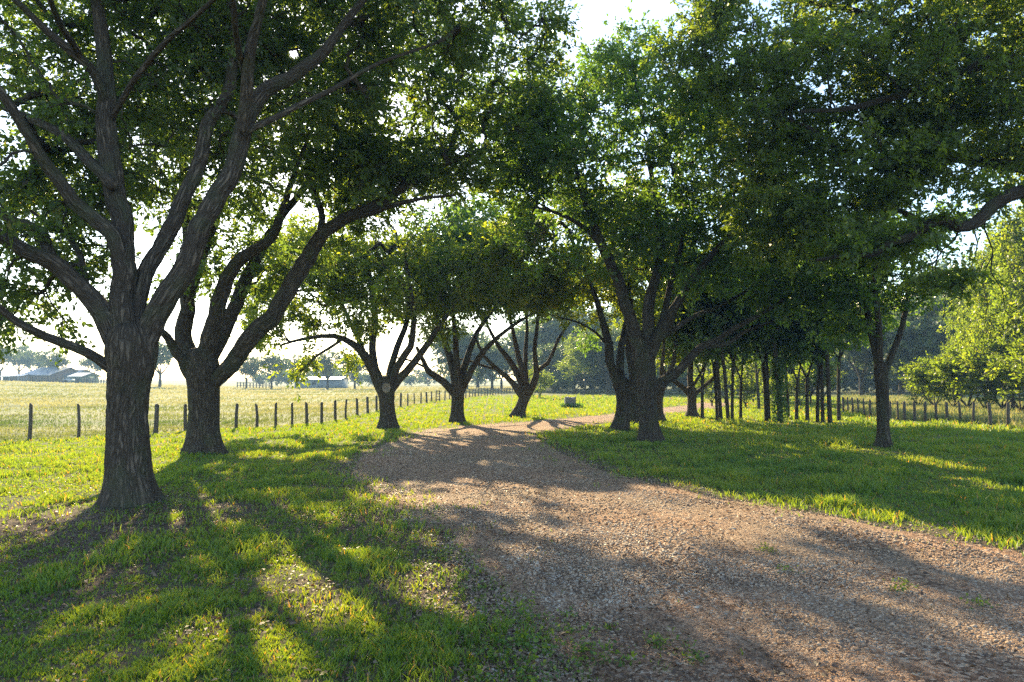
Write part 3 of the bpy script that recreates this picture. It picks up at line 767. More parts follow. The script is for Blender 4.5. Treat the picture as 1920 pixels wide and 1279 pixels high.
hero("oak_tree", "two-forked oak just left of the flared dark trunk, leaning over the road", "oak tree", AV, None,
  [(1161, 806, 36), (1166, 785, 29), (1170, 755, 28), (1168, 730, 30), (1166, 715, 27)],
  [([(1163, 735, 19), (1152, 708, 18), (1146, 680, 17), (1140, 645, 16), (1128, 605, 13), (1118, 560, 10), (1100, 510, 7), (1080, 470, 4)], 0, -1),
   ([(1166, 725, 16), (1164, 690, 16), (1166, 650, 14), (1175, 600, 12), (1180, 540, 9), (1170, 470, 6)], 0, 1),
   ([(1172, 745, 16), (1184, 728, 15), (1192, 700, 13), (1186, 655, 12), (1178, 620, 10), (1185, 560, 7)], -.1, -.6),
   ([(1140, 650, 6), (1118, 625, 5), (1085, 605, 4), (1050, 595, 3)], -.3, -1)],
  [(1130, 440, 24, 2.6, 2.6, 2.2), (1090, 540, 24, 1.8, 2.0, 1.2), (1000, 470, 24.5, 1.6, 1.8, 1.2), (960, 420, 24.5, 1.0, 1.5, .8, 3), (1200, 480, 24.5, 2.5, 2.5, 2), (930, 470, 25, 1.0, 1.4, .9, 4), (1020, 540, 24.5, 1.2, 1.5, .7, 4)],
  280, 8, 20, .75, .16, 'oak_gold', 'bark_dark', 27, sides=12, bsides=4, zmin=3.0)
hero("oak_tree", "slim straight oak trunk half hidden behind the two-forked oak", "oak tree", AV, None,
  [(1190, 796, 24), (1189, 780, 18), (1188, 755, 17), (1188, 730, 17), (1187, 700, 15)],
  [([(1187, 705, 14), (1180, 660, 12), (1176, 610, 10), (1180, 540, 7)], 0, 1), ([(1188, 700, 12), (1200, 650, 11), (1216, 590, 8), (1230, 520, 5)], 0, 1.5)],
  [(1200, 500, 28.5, 3, 3, 2)], 60, 8, 16, .8, .2, 'oak_lush', 'bark_dark', 28, sides=10, bsides=4, zmin=3.5)
hero("oak_tree", "warm brown oak trunk peeping out right of the flared dark trunk", "oak tree", AV, None,
  [(1237, 792, 24), (1236, 775, 15), (1236, 750, 14), (1240, 730, 15), (1246, 715, 13)],
  [([(1242, 728, 12), (1250, 705, 10), (1262, 680, 9), (1268, 640, 7), (1280, 590, 5)], 0, 1), ([(1244, 722, 8), (1240, 690, 8), (1246, 650, 6), (1240, 600, 4)], 0, -.5)],
  [(1265, 640, 31, 1.8, 2, 1.0), (1270, 560, 31, 3, 3, 1.6)], 70, 8, 16, .8, .2, 'oak_gold', 'bark_warm', 29, sides=10, bsides=4, zmin=3.0)
hero("oak_tree", "short oak with arms spread low in a Y shape beside the far road bend", "oak tree", AV, None,
  [(1297, 783, 28), (1297, 770, 18), (1297, 750, 17), (1297, 737, 19), (1296, 728, 18)],
  [([(1293, 740, 11), (1279, 728, 10), (1264, 716, 8), (1250, 703, 6), (1238, 680, 4)], 0, -.5),
   ([(1296, 730, 13), (1295, 705, 12), (1294, 680, 10), (1285, 640, 7), (1275, 590, 5)], 0, .8),
   ([(1301, 740, 10), (1316, 728, 8), (1330, 716, 7), (1342, 702, 5), (1352, 680, 4)], 0, .6),
   ([(1298, 725, 7), (1306, 712, 6), (1318, 690, 5), (1322, 650, 4)], 0, -.5)],
  [(1300, 655, 31.5, 1.7, 2, .6), (1290, 600, 32, 3, 3, 1.3), (1250, 670, 32, .9, 1, .5, 1)], 90, 8, 16, .7, .19, 'oak_gold', 'bark_warm', 30, sides=10, bsides=4, zmin=2.6)
def sprig(root, tk, Y):
    rng = np.random.default_rng(5); n = 110
    b = np.array(gnd(1678, 834)); up = rng.random(n)
    pos = b + np.stack([rng.normal(size=n) * .12, rng.normal(size=n) * .12, .05 + .4 * up], 1)
    v, q, t = leaf_mesh(pos, rng.normal(size=(n, 3)), rng.normal(size=(n, 3)) + [0, 0, 1], np.full(n, .09), np.full(n, .045), rng.random(n))
    mesh_obj("foliage", v, [q], M['oak_lush'], root, False, {"tone": t})
hero("young_tree", "slender dark tree alone on the right lawn, trunk forking into three upright stems", "tree", None, None,
  [(1657, 838, 36), (1656, 815, 26), (1655, 780, 24), (1654, 735, 25), (1652, 700, 27), (1651, 685, 25)],
  [([(1648, 700, 14), (1641, 655, 15), (1628, 600, 13), (1618, 560, 11), (1608, 520, 9), (1592, 465, 6), (1580, 410, 4)], 0, .6),
   ([(1651, 695, 14), (1648, 640, 14), (1645, 590, 12), (1641, 540, 9), (1645, 470, 6), (1640, 400, 4)], 0, -.8),
   ([(1658, 705, 13), (1668, 675, 13), (1684, 635, 12), (1697, 585, 11), (1703, 540, 9), (1712, 490, 7), (1726, 430, 5)], 0, .4),
   ([(1704, 545, 5), (1730, 555, 4), (1765, 548, 3.5), (1800, 560, 2.5)], .2, -1),
   ([(1708, 510, 4), (1740, 500, 4), (1775, 510, 3), (1800, 530, 2)], .2, .8)],
  [(1620, 470, 18, 1.6, 1.8, 1.1), (1640, 560, 18.4, 1.0, 1.2, .8), (1560, 560, 18, 1.2, 1.2, .7), (1700, 440, 18, 1.4, 1.6, .7), (1740, 530, 18, .5, .8, .3, .4), (1590, 640, 18.5, .7, .9, .5, 1)],
  130, 8, 20, .6, .12, 'oak_lush', 'bark_dark', 31, sides=14, bsides=5, zmin=3.0, extra=sprig, flare=(.45, .25, 5, 1.2))
hero("oak_tree", "spreading oak whose mossy boughs reach in from the right edge above the lawn", "oak tree", None, 13.2,
  [(2240, 880, 110), (2235, 800, 88), (2225, 700, 84), (2210, 600, 86), (2190, 520, 90), (2170, 460, 84)],
  [([(2190, 520, 46), (2080, 440, 42), (1990, 380, 37), (1930, 362, 33), (1888, 372, 30), (1858, 388, 29), (1832, 416, 28), (1800, 424, 26), (1775, 412, 24), (1745, 420, 23), (1712, 446, 20), (1675, 452, 17), (1640, 476, 14), (1590, 478, 10), (1530, 488, 6)], -1.3, -.6),
   ([(2170, 480, 44), (2060, 380, 36), (1980, 325, 32), (1915, 315, 30), (1860, 308, 25), (1800, 296, 20), (1745, 262, 14), (1690, 215, 9)], 0, 1.6),
   ([(2160, 470, 60), (2080, 330, 50), (1990, 190, 42), (1900, 120, 34), (1810, 130, 26), (1700, 175, 18), (1600, 200, 12), (1500, 210, 7)], 0, -.4),
   ([(2100, 350, 36), (1980, 150, 30), (1850, 10, 22), (1700, -60, 14), (1560, -60, 8)], 0, 1.5),
   ([(1790, 418, 15), (1730, 415, 14), (1690, 395, 12), (1640, 392, 9), (1590, 380, 6), (1530, 372, 4)], .3, 1.4),
   ([(1860, 120, 22), (1720, 60, 18), (1600, 20, 13), (1480, 0, 8), (1380, -20, 5)], 0, 2.2),
   ([(1800, 300, 14), (1700, 300, 12), (1600, 290, 10), (1520, 240, 7), (1440, 215, 4)], .5, 1.2),
   ([(2200, 440, 60), (2240, 280, 50), (2280, 100, 36), (2300, -80, 22)], 0, .5),
   ([(2170, 400, 40), (2130, 200, 34), (2080, 40, 26), (2020, -140, 16)], 0, -2.2),
   ([(1850, 395, 5), (1846, 430, 4), (1862, 470, 3.2), (1858, 510, 2.6), (1880, 545, 2), (1884, 580, 1.5), (1910, 615, 1)], 0, -.6),
   ([(1800, 418, 5), (1790, 450, 4), (1768, 468, 3.2), (1752, 492, 2.4), (1728, 500, 1.6)], 0, -.5),
   ([(1820, 420, 4), (1833, 455, 3), (1822, 500, 2.2), (1806, 530, 1.8), (1798, 565, 1.3), (1770, 590, .9)], 0, -.3),
   ([(1860, 480, 2.6), (1842, 525, 2), (1852, 570, 1.6), (1846, 610, 1.2), (1868, 640, .8)], -.2, -.4), ([(1745, 425, 4), (1760, 470, 3), (1752, 520, 2.2), (1772, 560, 1.6), (1768, 600, 1)], 0, .5)],
  [(1500, 160, 14.5, 1.7, 2.2, 1.2), (1650, 110, 13.5, 2.0, 2.4, 1.3), (1800, 70, 13, 2.2, 2.6, 1.3), (1860, 240, 13.4, 1.5, 2.0, 1.0), (1640, 330, 14, 1.6, 2.0, 1.0), (1370, 150, 15.5, 1.3, 2, 1.0), (1470, 330, 15, 1.4, 1.8, 1.0), (1330, 40, 15.5, .9, 1.4, .45, 3), (1900, -130, 12.5, 3.4, 3, 1.5), (2150, 50, 13, 3.2, 3.2, 2.2), (1480, 440, 14.8, 1.0, 1.2, .5, 2.5), (1900, 300, 14, 1.2, 1.2, .7, 4), (1560, 20, 14.5, 1.6, 2, .6, 4), (1760, 200, 14, 1.6, 2, .8), (1540, 420, 14, .9, 1.2, .6, 1.5), (1720, 330, 14, 1.3, 1.5, .7, 4), (1850, 150, 13.5, 1.4, 1.6, .8, 5), (1300, 110, 15.8, .9, 1.4, .6, 2.5), (1450, 240, 15, 1.4, 1.6, .8, 4), (1700, 250, 14.2, 1.4, 1.5, .8, 4), (1500, 400, 14.5, 1.2, 1.4, .6, 3), (1850, 560, 12.6, .45, .5, .5, .35), (1770, 540, 13, .4, .5, .4, .3), (1870, 352, 12.3, .35, .4, .16, .5), (1790, 395, 12.4, .4, .4, .15, .5), (1700, 440, 12.6, .5, .5, .2, .8), (1610, 470, 12.8, .6, .6, .3, 1.2)],
  780, 9, 23, .55, .11, 'oak_bright', 'bark_dark', 32, sides=16, bsides=6, zmin=3.4)

# ------------------------------------------------------------------ generic trees (own size, rebuilt once per kind, then copied)
def make_tree(name, h, spread, clear, trunk_w, leafm, barkm, seed, n_clump, leaf, clump_r, twigs=7, per_twig=14, lean=0.0, fork=4, droop=.1):
    """local-space tree at the origin; returns root"""
    rng = np.random.default_rng(seed)
    root = empty(name, (0, 0, 0), None, None)
    wood = Wood()
    top = clear
    tp = np.array([[0, 0, -.3, trunk_w * .5], [0, 0, .3, trunk_w * .5], [lean * .4, 0, top * .6, trunk_w * .45], [lean, 0, top, trunk_w * .45]])
    s = spline(tp, .4)
    wood.tube(s[:, :3], s[:, 3], 10, .06, (.35, .3, 5, seed), seed)
    nodes, dirs = [], []
    for k in range(fork):
        a = 2 * math.pi * (k + rng.random() * .6) / fork
        el = .5 + .5 * rng.random()
        L = (h - top) * .62
        e = np.array([math.cos(a) * spread * .55 * el, math.sin(a) * spread * .55 * el, top + L])
        m = np.array([math.cos(a) * spread * .25, math.sin(a) * spread * .25, top + L * .4])
        b = np.array([lean, 0, top * .93])
        s = spline(np.array([np.append(b, trunk_w * .3), np.append(m, trunk_w * .2), np.append(e, trunk_w * .06)]), .5)
        wood.tube(s[:, :3], s[:, 3], 7, .05, None, seed + k)
        tg = unit(np.gradient(s[:, :3], axis=0)); k0 = len(s) // 3
        nodes += list(s[k0:, :3]); dirs += list(tg[k0:])
    B = []
    for k in range(7):
        a = rng.random() * 6.28; r = spread * .5 * rng.random() ** .5
        z = top + (h - top) * (.28 + .5 * rng.random()) 
        q = .34 + .2 * rng.random()
        B.append((np.array([math.cos(a) * r, math.sin(a) * r, z]), (spread * q, spread * q, (h - top) * .25), 1))
    B.append((np.array([0, 0, top + (h - top) * .6]), (spread * .6, spread * .6, (h - top) * .4), 1.5))
    global keep_mask
    km = keep_mask; keep_mask = lambda p: np.ones(len(p), bool)
    pos, ax, nr, ln, wd, tone = grow_crown(rng, wood, nodes, dirs, (0, 0, top), B, n_clump, twigs, per_twig, clump_r, leaf, 4, zmin=clear * .62, min_r=.014, droop=droop)
    keep_mask = km
    wood.build("trunk", M[barkm], root)
    v, q, t = leaf_mesh(pos, ax, nr, ln, wd * 1.15, tone)
    mesh_obj("crown", v, [q], M[leafm], root, False, {"tone": t})
    return root
def copy_tree(src, label, cat, loc, sc=1.0, rz=0.0, group=None, first=False):
    o = src if first else src.copy()
    if not first:
        COL.objects.link(o)
        for ch in src.children:
            c = ch.copy(); COL.objects.link(c); c.parent = o
    o.location = loc; o.rotation_euler = (0, 0, rz)
    o.scale = (sc, sc, sc) if not isinstance(sc, tuple) else sc
    for k in ("label", "category", "group"):
        if k in o: del o[k]
    return tag(o, label, cat, group)
class Kind:
    def __init__(s, *a, **k): s.src = None; s.a = a; s.k = k; s.h = a[1]
    def put(s, label, cat, loc, h=None, group=None, rz=None, wide=1.0):
        f = s.src is None
        if f: s.src = make_tree(*s.a, **s.k)
        sc = (h / s.h) if h else 1.0
        return copy_tree(s.src, label, cat, tuple(loc), (sc * wide, sc * wide, sc), random.random() * 6.28 if rz is None else rz, group, first=f)

K_slim = [Kind("slim_tree", 8.0, 2.6, (2.2, 3.1, 3.8, 2.7)[i], .17, 'oak_lush', 'bark_dark', 50 + i, 95, .17, .6, 7, 14, fork=(2, 3, 2, 4)[i], lean=(.1, -.12, .25, -.2)[i], droop=.5) for i in range(4)]
K_far = [Kind("distant_tree", 9.0, 5.2, 2.0, .55, 'far_leaf', 'bark_dark', 60 + i, 130, .36, 1.0, 7, 14) for i in range(3)]
K_round = [Kind("field_oak", 8.0, 4.6, 2.2, .5, 'far_leaf', 'bark_dark', 66 + i, 110, .3, .9, 7, 12) for i in range(2)]
K_bright = [Kind("sunlit_tree", 9.0, 4.0, .9, .26, 'bright_leaf', 'bark_dark', 70 + i, 220, .15, .75, 8, 19, fork=6) for i in range(3)]
K_bush = [Kind("leafy_bush", 2.6, 1.6, .25, .10, 'bright_leaf', 'bark_dark', 80 + i, 34, .13, .45, 7, 12, fork=5) for i in range(2)]
K_hedge = [Kind("low_bush", 3.4, 3.0, .3, .15, 'far_leaf', 'bark_dark', 85 + i, 45, .32, .8, 7, 12, fork=5) for i in range(2)]

# --- the grove of thin trunks
GROVE = [(1317, 790, 7, "first thin trunk of the grove, standing by the low Y-shaped oak"),
 (1345, 789, 4, "very thin pole-like trunk at the left of the grove, close to a thicker twin"),
 (1351, 790, 9, "warm lit trunk of the grove with a thin pole beside it"),
 (1365, 792, 11, "stout dark trunk in the left half of the grove"),
 (1373, 789, 6, "thin trunk tucked behind the stout dark trunk of the left grove"),
 (1389, 787, 6, "single trunk standing between the stout dark pair and the open gap of the grove"),
 (1423, 767, 10, "grey tree standing back on the shaded grass behind the grove gap"),
 (1437, 790, 6, "left one of two close thin trunks just right of the grove gap"),
 (1442, 788, 4, "right one of two close thin trunks just right of the grove gap"),
 (1463, 792, 15, "broad ivy-wrapped trunk in the middle of the grove"),
 (1478, 787, 5, "thin trunk just right of the ivy-wrapped trunk"),
 (1494, 791, 8, "straight dark trunk between the ivy-wrapped trunk and the dense clump"),
 (1514, 790, 9, "leftmost trunk of the dense dark clump at the grove's right end"),
 (1533, 791, 7, "second trunk from the left in the dense dark clump"),
 (1543, 792, 5, "thinnest trunk in the middle of the dense dark clump"),
 (1556, 792, 11, "thickest dark trunk in the dense clump"),
 (1573, 790, 7, "rightmost trunk of the dense clump, next to the pale water")]
for i, (px, py, w, lb) in enumerate(GROVE):
    p = gnd(px, py)
    tr = K_slim[(i * 7 + i // 3) % 4].put(lb, "tree", p, h=(6.6 + 1.4 * random.random()) if py > 780 else 7.5, group="slim trees of the grove", wide=(.75 + w * .035))

    if "ivy" in lb and px == 1463:
        rng = np.random.default_rng(77); n = 2600
        a = rng.random(n) * 6.283; zz = rng.random(n) ** .8 * 2.7; rr = .17 + .09 * rng.random(n) + .05 * np.sin(zz * 5 + a * 2)
        pos = np.stack([p[0] + np.cos(a) * rr, p[1] + np.sin(a) * rr, p[2] + zz], 1)
        od = np.stack([np.cos(a), np.sin(a), 0 * a], 1)
        L_ = .06 + .05 * rng.random(n)
        v, q, t = leaf_mesh(pos, rng.normal(size=(n, 3)) * .6 + [0, 0, -.8], od + rng.normal(size=(n, 3)) * .5, L_, L_ * .8, rng.random(n))
        iv = mesh_obj("ivy", v - p, [q], M['oak_lush'], None, False, {"tone": t})
        iv.parent = tr; sc_ = tr.scale[0]; iv.scale = (1 / tr.scale[0], 1 / tr.scale[1], 1 / tr.scale[2]); iv.rotation_euler = (0, 0, -tr.rotation_euler[2])
# --- sunlit trees and wood on the right
BR = [(1900, 775, 9.5, "tall yellow-green tree behind the fence at the right edge of the photo"),
 (1990, 785, 10.5, "yellow-green tree reaching in past the right edge"),
 (1850, 768, 7.2, "bushy yellow-green tree behind the fence, left of the tallest sunlit tree"),
 (1790, 763, 4.4, "round bright sunlit small tree at the left end of the yellow-green row"),
 (1742, 760, 2.6, "low bright sapling in front of the dark hazy wood"), (1865, 762, 10.5, "tall yellow-green tree rising behind the bushy one near the right edge"), (1940, 768, 11.5, "tallest yellow-green tree at the right edge, its crown running up under the oak bough")]
for i, (px, py, h, lb) in enumerate(BR):
    K_bright[i % 3].put(lb, "tree", gnd(px, py), h=h, group="sunlit trees behind the right fence", wide=.74)
for i, (px, Y, h, lb) in enumerate([(1690, 66, 9.5, "mid-green tree standing before the dusky wood, nearest the lone slender trunk"), (1742, 62, 8.5, "mid-green tree behind the low bright sapling"), (1800, 64, 10.5, "mid-green tree rising behind the round sunlit tree"), (1615, 70, 9, "mid-green tree seen left of the lone slender trunk above the puddle")]):
    g = at(px, 715, Y); K_far[i % 3].put(lb, "tree", (g[0], g[1], float(terrain(g[0], g[1]))), h=h, group="mid-green trees before the dusky wood")
WOOD = []
for i in range(16):
    px = 1480 + i * 36 + random.uniform(-12, 12); Y = 92 + (i % 4) * 9 + random.uniform(-3, 3)
    g = at(px, 700, Y); WOOD.append((g[0], g[1], float(terrain(g[0], g[1]))))
for i, p in enumerate(WOOD):
    K_far[i % 3].put("dusky blue-green tree in the wood behind the golden grass", "tree", p, h=13 + random.random() * 5, group="wood behind the golden grass", wide=.9)
MID = [(1395, 752, 7.0, "yellow-lit tree seen between the thin grove trunks, left of the gap"), (1450, 757, 5.5, "yellow-lit tree glimpsed through the gap of the grove"), (1350, 746, 7.5, "yellow-lit tree behind the far road bend"), (1520, 757, 5, "yellow-lit tree behind the dense dark clump"), (1240, 742, 8, "sunlit tree standing left of the far road bend")]
for i, (px, py, h, lb) in enumerate(MID):
    K_bright[i % 3].put(lb, "tree", gnd(px, py), h=h, group="sunlit trees behind the grove")
BK = [(1335, 762, 2.6), (1360, 757, 3.4), (1398, 765, 2.2), (1412, 755, 4.0), (1452, 764, 2.0), (1470, 758, 3.2), (1500, 763, 2.6), (1540, 760, 3.4)]
for i, (px, py, h) in enumerate(BK):
    K_bush[i % 2].put("small sunlit bush glimpsed between the grove trunks", "bush", gnd(px, py), h=h, group="sunlit bushes behind the grove")
for i, (px, py, h) in enumerate([(1722, 766, 2.0), (1752, 770, 2.8), (1788, 771, 2.4), (1815, 774, 3.2), (1848, 776, 2.6), (1880, 778, 3.4), (1915, 781, 2.8), (1955, 784, 3.2)]):
    K_bush[i % 2].put("yellow-green bush under the sunlit trees behind the right fence", "bush", gnd(px, py), h=h, group="bushes behind the right fence", wide=1.15)
# --- centre distance
CEN = [(1097, 738, 8.5, "pale sunlit oak on the far lawn, wide crown low over its trunk"), (1140, 739, 8.0, "oak on the far lawn beside the pale sunlit oak"), (1038, 735.5, 7.0, "dark rounded tree on the far lawn behind the leafy bush"), (1165, 737, 9, "oak on the far lawn partly hidden by the two-forked oak")]
for i, (px, py, h, lb) in enumerate(CEN):
    (K_bright[2] if i == 0 else K_round[i % 2]).put(lb, "oak tree" if i != 2 else "tree", gnd(px, py), h=h, group="trees on the far lawn", wide=1.05)
for i in range(22):
    px = 860 + i * 21 + random.uniform(-8, 8); Y = 112 + (i % 3) * 14 + random.uniform(-4, 4)
    g = at(px, 715, Y); 
    K_far[(i + 1) % 3].put("hazy blue tree in the wood closing the view beyond the far lawn", "tree", (g[0], g[1], float(terrain(g[0], g[1]))), h=(11 if px > 1000 else 7.5) + random.random() * 4, group="hazy wood beyond the far lawn", wide=.95)
for i in range(26):
    px = 1000 + i * 38 + random.uniform(-10, 10); Y = (92 if px < 1250 else 84) + random.uniform(-4, 8)
    g = at(px, 720, Y)
    K_hedge[i % 2].put("dusky bush in the undergrowth at the foot of the far wood", "bush", (g[0], g[1], float(terrain(g[0], g[1]))), h=2.6 + random.random() * 2, group="undergrowth of the far wood", wide=1.25)
K_bush[0].put("leafy bush standing just right of the leaning oak", "bush", gnd(1012, 747), h=2.9, rz=1.0)
K_bush[1].put("lower leafy bush touching the trunk side of the leaning oak", "bush", gnd(1000, 746), h=1.7, rz=2.0)
# --- far pasture
FARM = [(0, 713, 8.6, 165, "hazy tree at the far left behind the barn"), (35, 713, 9.6, 185, "tallest hazy tree rising left of the barn roof"), (62, 713, 8.4, 195, "hazy tree right behind the barn roof"), (100, 713.5, 7.4, 160, "hazy tree standing in front of the two barns"), (172, 716, 6.6, 165, "hazy small tree beside the rail fence, left of the nearest trunk"), (-60, 713, 9, 175, "hazy tree beyond the left edge")]
for i, (px, py, h, Y, lb) in enumerate(FARM):
    g = at(px, py, Y); K_round[i % 2].put(lb, "tree", (g[0], g[1], float(terrain(g[0], g[1]))), h=h, group="trees around the farm")
FLD = [(300, 722, 8.2, 120, "grey-blue oak in the pasture seen between the two left trunks"), (462, 725, 6.0, 130, "first small oak of the pasture row, left of the shed"), (509, 727, 6.8, 130, "leaning small oak of the pasture row next to the shed"), (614, 728, 7.0, 125, "small oak standing in front of the low shed"), (665, 728, 6.6, 125, "small oak right of the low shed"), (560, 727, 7.2, 150, "small oak behind the left end of the low shed")]
for i, (px, py, h, Y, lb) in enumerate(FLD):
    g = at(px, py, Y); K_round[i % 2].put(lb, "oak tree", (g[0], g[1], float(terrain(g[0], g[1]))), h=h, group="small oaks in the pasture")
for i in range(14):
    px = 480 + i * 33 + random.uniform(-8, 8); Y = 185 + random.uniform(-12, 25)
    g = at(px, 720, Y); K_hedge[i % 2].put("low blue-green bush in the hedge at the pasture's far edge", "bush", (g[0], g[1], float(terrain(g[0], g[1]))), h=3.2 + random.random() * 2.2, group="hedge at the pasture's far edge", wide=1.3)

# ------------------------------------------------------------------ fences
def fence(name, label, posts, line, rails, wire_h, thick):
    rng = random.Random(len(posts))
    base = [gnd(p[0], p[2]) for p in posts]
    root = empty(name, tuple(base[0]), label, "fence")
    tops = []
    for (px, t, b_, *_), g in zip(posts, base):
        h = max(.62 if px < 1000 else .8, min(1.25, m_of(b_ - t, g[1])))
        r = (thick * (.8 + .5 * rng.random()))
        mb = MB()
        lx, ly = (rng.random() - .5) * .09, (rng.random() - .5) * .09
        tp = g + np.array([lx, ly, h])
        mid = g + np.array([lx * .3 + (rng.random() - .5) * .03, ly * .4, h * .5])
        n = 8; rings = [(g - [0, 0, .15], r * 1.08), (mid, r), (tp, r * .92), (tp + [0, 0, .02], r * .55)]
        b = 0
        for c, rr in rings:
            for k in range(n):
                a = 2 * math.pi * k / n
                jit = 1 + (math.sin(k * 2.3 + px) * .08)
                zz = .025 * math.sin(a + px) if rr < r else 0
                mb.v.append((c[0] + math.cos(a) * rr * jit, c[1] + math.sin(a) * rr * jit, c[2] + zz))
        for a in range(3):
            for k in range(n):
                mb.q.append([a * n + k, a * n + (k + 1) % n, (a + 1) * n + (k + 1) % n, (a + 1) * n + k])
        mb.v.append(tuple(tp + [0, 0, .03]))
        for k in range(n): mb.t.append([3 * n + k, 3 * n + (k + 1) % n, 4 * n])
        mb.build("post", M['post'], root)
        tops.append((g, tp, h))
    mb = MB()
    for i, ((g0, t0, h0), (g1, t1, h1)) in enumerate(zip(tops[:-1], tops[1:])):
        for f in rails:
            mb.bar(g0 + (t0 - g0) * f, g1 + (t1 - g1) * f, .0042, n=3)
        if i < wire_h:
            L = np.linalg.norm(g1 - g0)
            k = int(L / .16)
            for j in range(1, k):
                f = j / k
                a = g0 * (1 - f) + g1 * f; c = t0 * (1 - f) + t1 * f
                mb.bar(a + (c - a) * .06, a + (c - a) * .72, .0016, n=3)
    mb.build("wire_mesh", M['wire'], root)
    return root
fence("pasture_fence", "long wire fence on rough wooden posts between lawn and pasture", FENCE_L, FL_XY, (.08, .2, .32, .45, .58, .72, .95), 13, .055)
fence("right_fence".replace("right_", "meadow_"), "short grey post fence in front of the golden grass on the right", FENCE_R, FR_XY, (.3, .6, .9), 0, .05)

def stile():
    g = gnd(821, 753.5); Y = g[1]
    root = empty("fence_ladder", tuple(g), "small ladder-like stile with crossbars standing in the pasture fence line", "ladder")
    w, h = m_of(3.2, Y), m_of(21, Y)
    for s in (-1, 1):
        mb = MB(); mb.bar(g + [s * w, 0, -.1], g + [s * w, 0, h], .045, n=6); mb.build("upright", M['post'], root)
    for k in range(4):
        mb = MB(); z = h * (.2 + .25 * k); mb.bar(g + [-w, -.03, z], g + [w, -.03, z], .03, n=6); mb.build("rung", M['post'], root)
stile()

def stump():
    g = gnd(1069, 764.5); Y = g[1]
    root = empty("tree_stump", tuple(g), "grey square-topped stump standing alone on the sunlit lawn", "stump")
    w, h = m_of(21, Y) / 2, m_of(19, Y)
    n = 40; v = []; q = []
    rows = [(-.1, 1.25), (.04, 1.12), (.2, 1.0), (.5, .95), (.8, .97), (.97, .98), (1.0, .9), (.97, .5), (.96, 0)]
    for j, (z, r) in enumerate(rows):
        for k in range(n):
            a = 2 * math.pi * k / n
            sq = 1 / max(abs(math.cos(a)), abs(math.sin(a))) ** .75
            rr = w * r * sq * (1 + .05 * math.sin(5 * a + 1) + .035 * math.sin(13 * a))
            zz = z * h + (.06 * h * math.sin(7 * a) + .05 * h * math.sin(3 * a + 2) if z > .9 and r > .4 else 0)
            v.append((g[0] + rr * math.cos(a), g[1] + rr * math.sin(a) * .9, g[2] + zz))
    for j in range(len(rows) - 1):
        for k in range(n): q.append([j * n + k, j * n + (k + 1) % n, (j + 1) * n + (k + 1) % n, (j + 1) * n + k])
    mesh_obj("stump_body", np.array(v), [np.array(q)], M['stump'], root)
    rng = np.random.default_rng(9); m = 700
    a = rng.random(m) * 6.28; r = w * (1.0 + .7 * rng.random(m) + .8 * (np.cos(a + .5) > .3) * rng.random(m))
    pos = np.stack([g[0] + np.cos(a) * r, g[1] + np.sin(a) * r, g[2] + rng.random(m) * .22], 1)
    vv, qq, t = leaf_mesh(pos, rng.normal(size=(m, 3)) + [0, 0, .8], rng.normal(size=(m, 3)) + [0, 0, 1], np.full(m, .13), np.full(m, .07), rng.random(m) * .7)
    mesh_obj("foliage", vv, [qq], M['oak_lush'], root, False, {"tone": t})
stump()

# ------------------------------------------------------------------ farm buildings far off
def gable(name, label, px0, px1, pyb, pye, pyr, Y, depth, wallm, roofm, doors=(), over=.5, group="farm buildings"):
    a, b = at(px0, pyb, Y), at(px1, pyb, Y)
    zb = float(terrain((a[0] + b[0]) / 2, Y)) - .05
    ze, zr = at(px0, pye, Y)[2], at(px0, pyr, Y)[2]
    root = empty(name, ((a[0] + b[0]) / 2, Y, zb), label, "barn" if "barn" in name else "shed", group)
    x0, x1 = a[0], b[0]
    mb = MB(); mb.box((x0, Y, zb - .3), (x1, Y + depth, ze))
    mb.tri((x0, Y, ze), (x0, Y + depth, ze), (x0, Y + depth / 2, zr - .1)); mb.tri((x1, Y, ze), (x1, Y + depth, ze), (x1, Y + depth / 2, zr - .1))
    wl = mb.build("wall", M[wallm], root)
    mb = MB(); o = over
    for s in (0, 1):
        ye = Y - o if s == 0 else Y + depth + o
        ym = Y + depth / 2
        for dz in (0.02, .16):
            mb.quad((x0 - o, ye, ze - .12 + dz), (x1 + o, ye, ze - .12 + dz), (x1 + o, ym, zr + dz), (x0 - o, ym, zr + dz))
        mb.quad((x0 - o, ye, ze - .10), (x1 + o, ye, ze - .10), (x1 + o, ye, ze + .04), (x0 - o, ye, ze + .04))
    k = int((x1 - x0) / .9)
    for i in range(k + 1):
        x = x0 + (x1 - x0) * i / k
        mb.box((x - .04, Y - o, ze + .05), (x + .04, Y - o + .08, ze + .1))
    mb.build("roof", M[roofm], root)
    for (f0, f1, h) in doors:
        mb = MB(); mb.box((x0 + (x1 - x0) * f0, Y - .06, zb), (x0 + (x1 - x0) * f1, Y + .02, zb + (ze - zb) * h))
        mb.build("bay_opening", M['dark'], root)
    return root
gable("barn", "long barn with a pale grey tin roof and dull red front at the far left", 42, 92, 713, 703.5, 689, 150, 13, 'redwall', 'tin', ((.08, .2, .8), (.35, .5, .8), (.65, .8, .8)))
gable("barn", "pale grey barn right of the red-fronted barn, partly behind a tree", 103, 129, 714, 704.5, 694, 155, 11, 'palewall', 'tin', ((.55, .8, .7),))
gable("shed", "small dark green shed with a white roof edge beside the pale barn", 132, 152, 715.5, 706, 700, 148, 6, 'greenwall', 'whiteroof', ((.5, .85, .8),))
gable("shed", "low open lean-to with thin pale roof at the very left of the farm", 4, 34, 713, 706, 703, 146, 5, 'greywall', 'whiteroof', ((.1, .4, .9), (.55, .9, .9)))
gable("shed", "long low shed with a white roof and grey open bays in mid pasture", 552, 637, 728, 711.5, 708, 140, 7, 'palewall', 'whiteroof', (), .35)
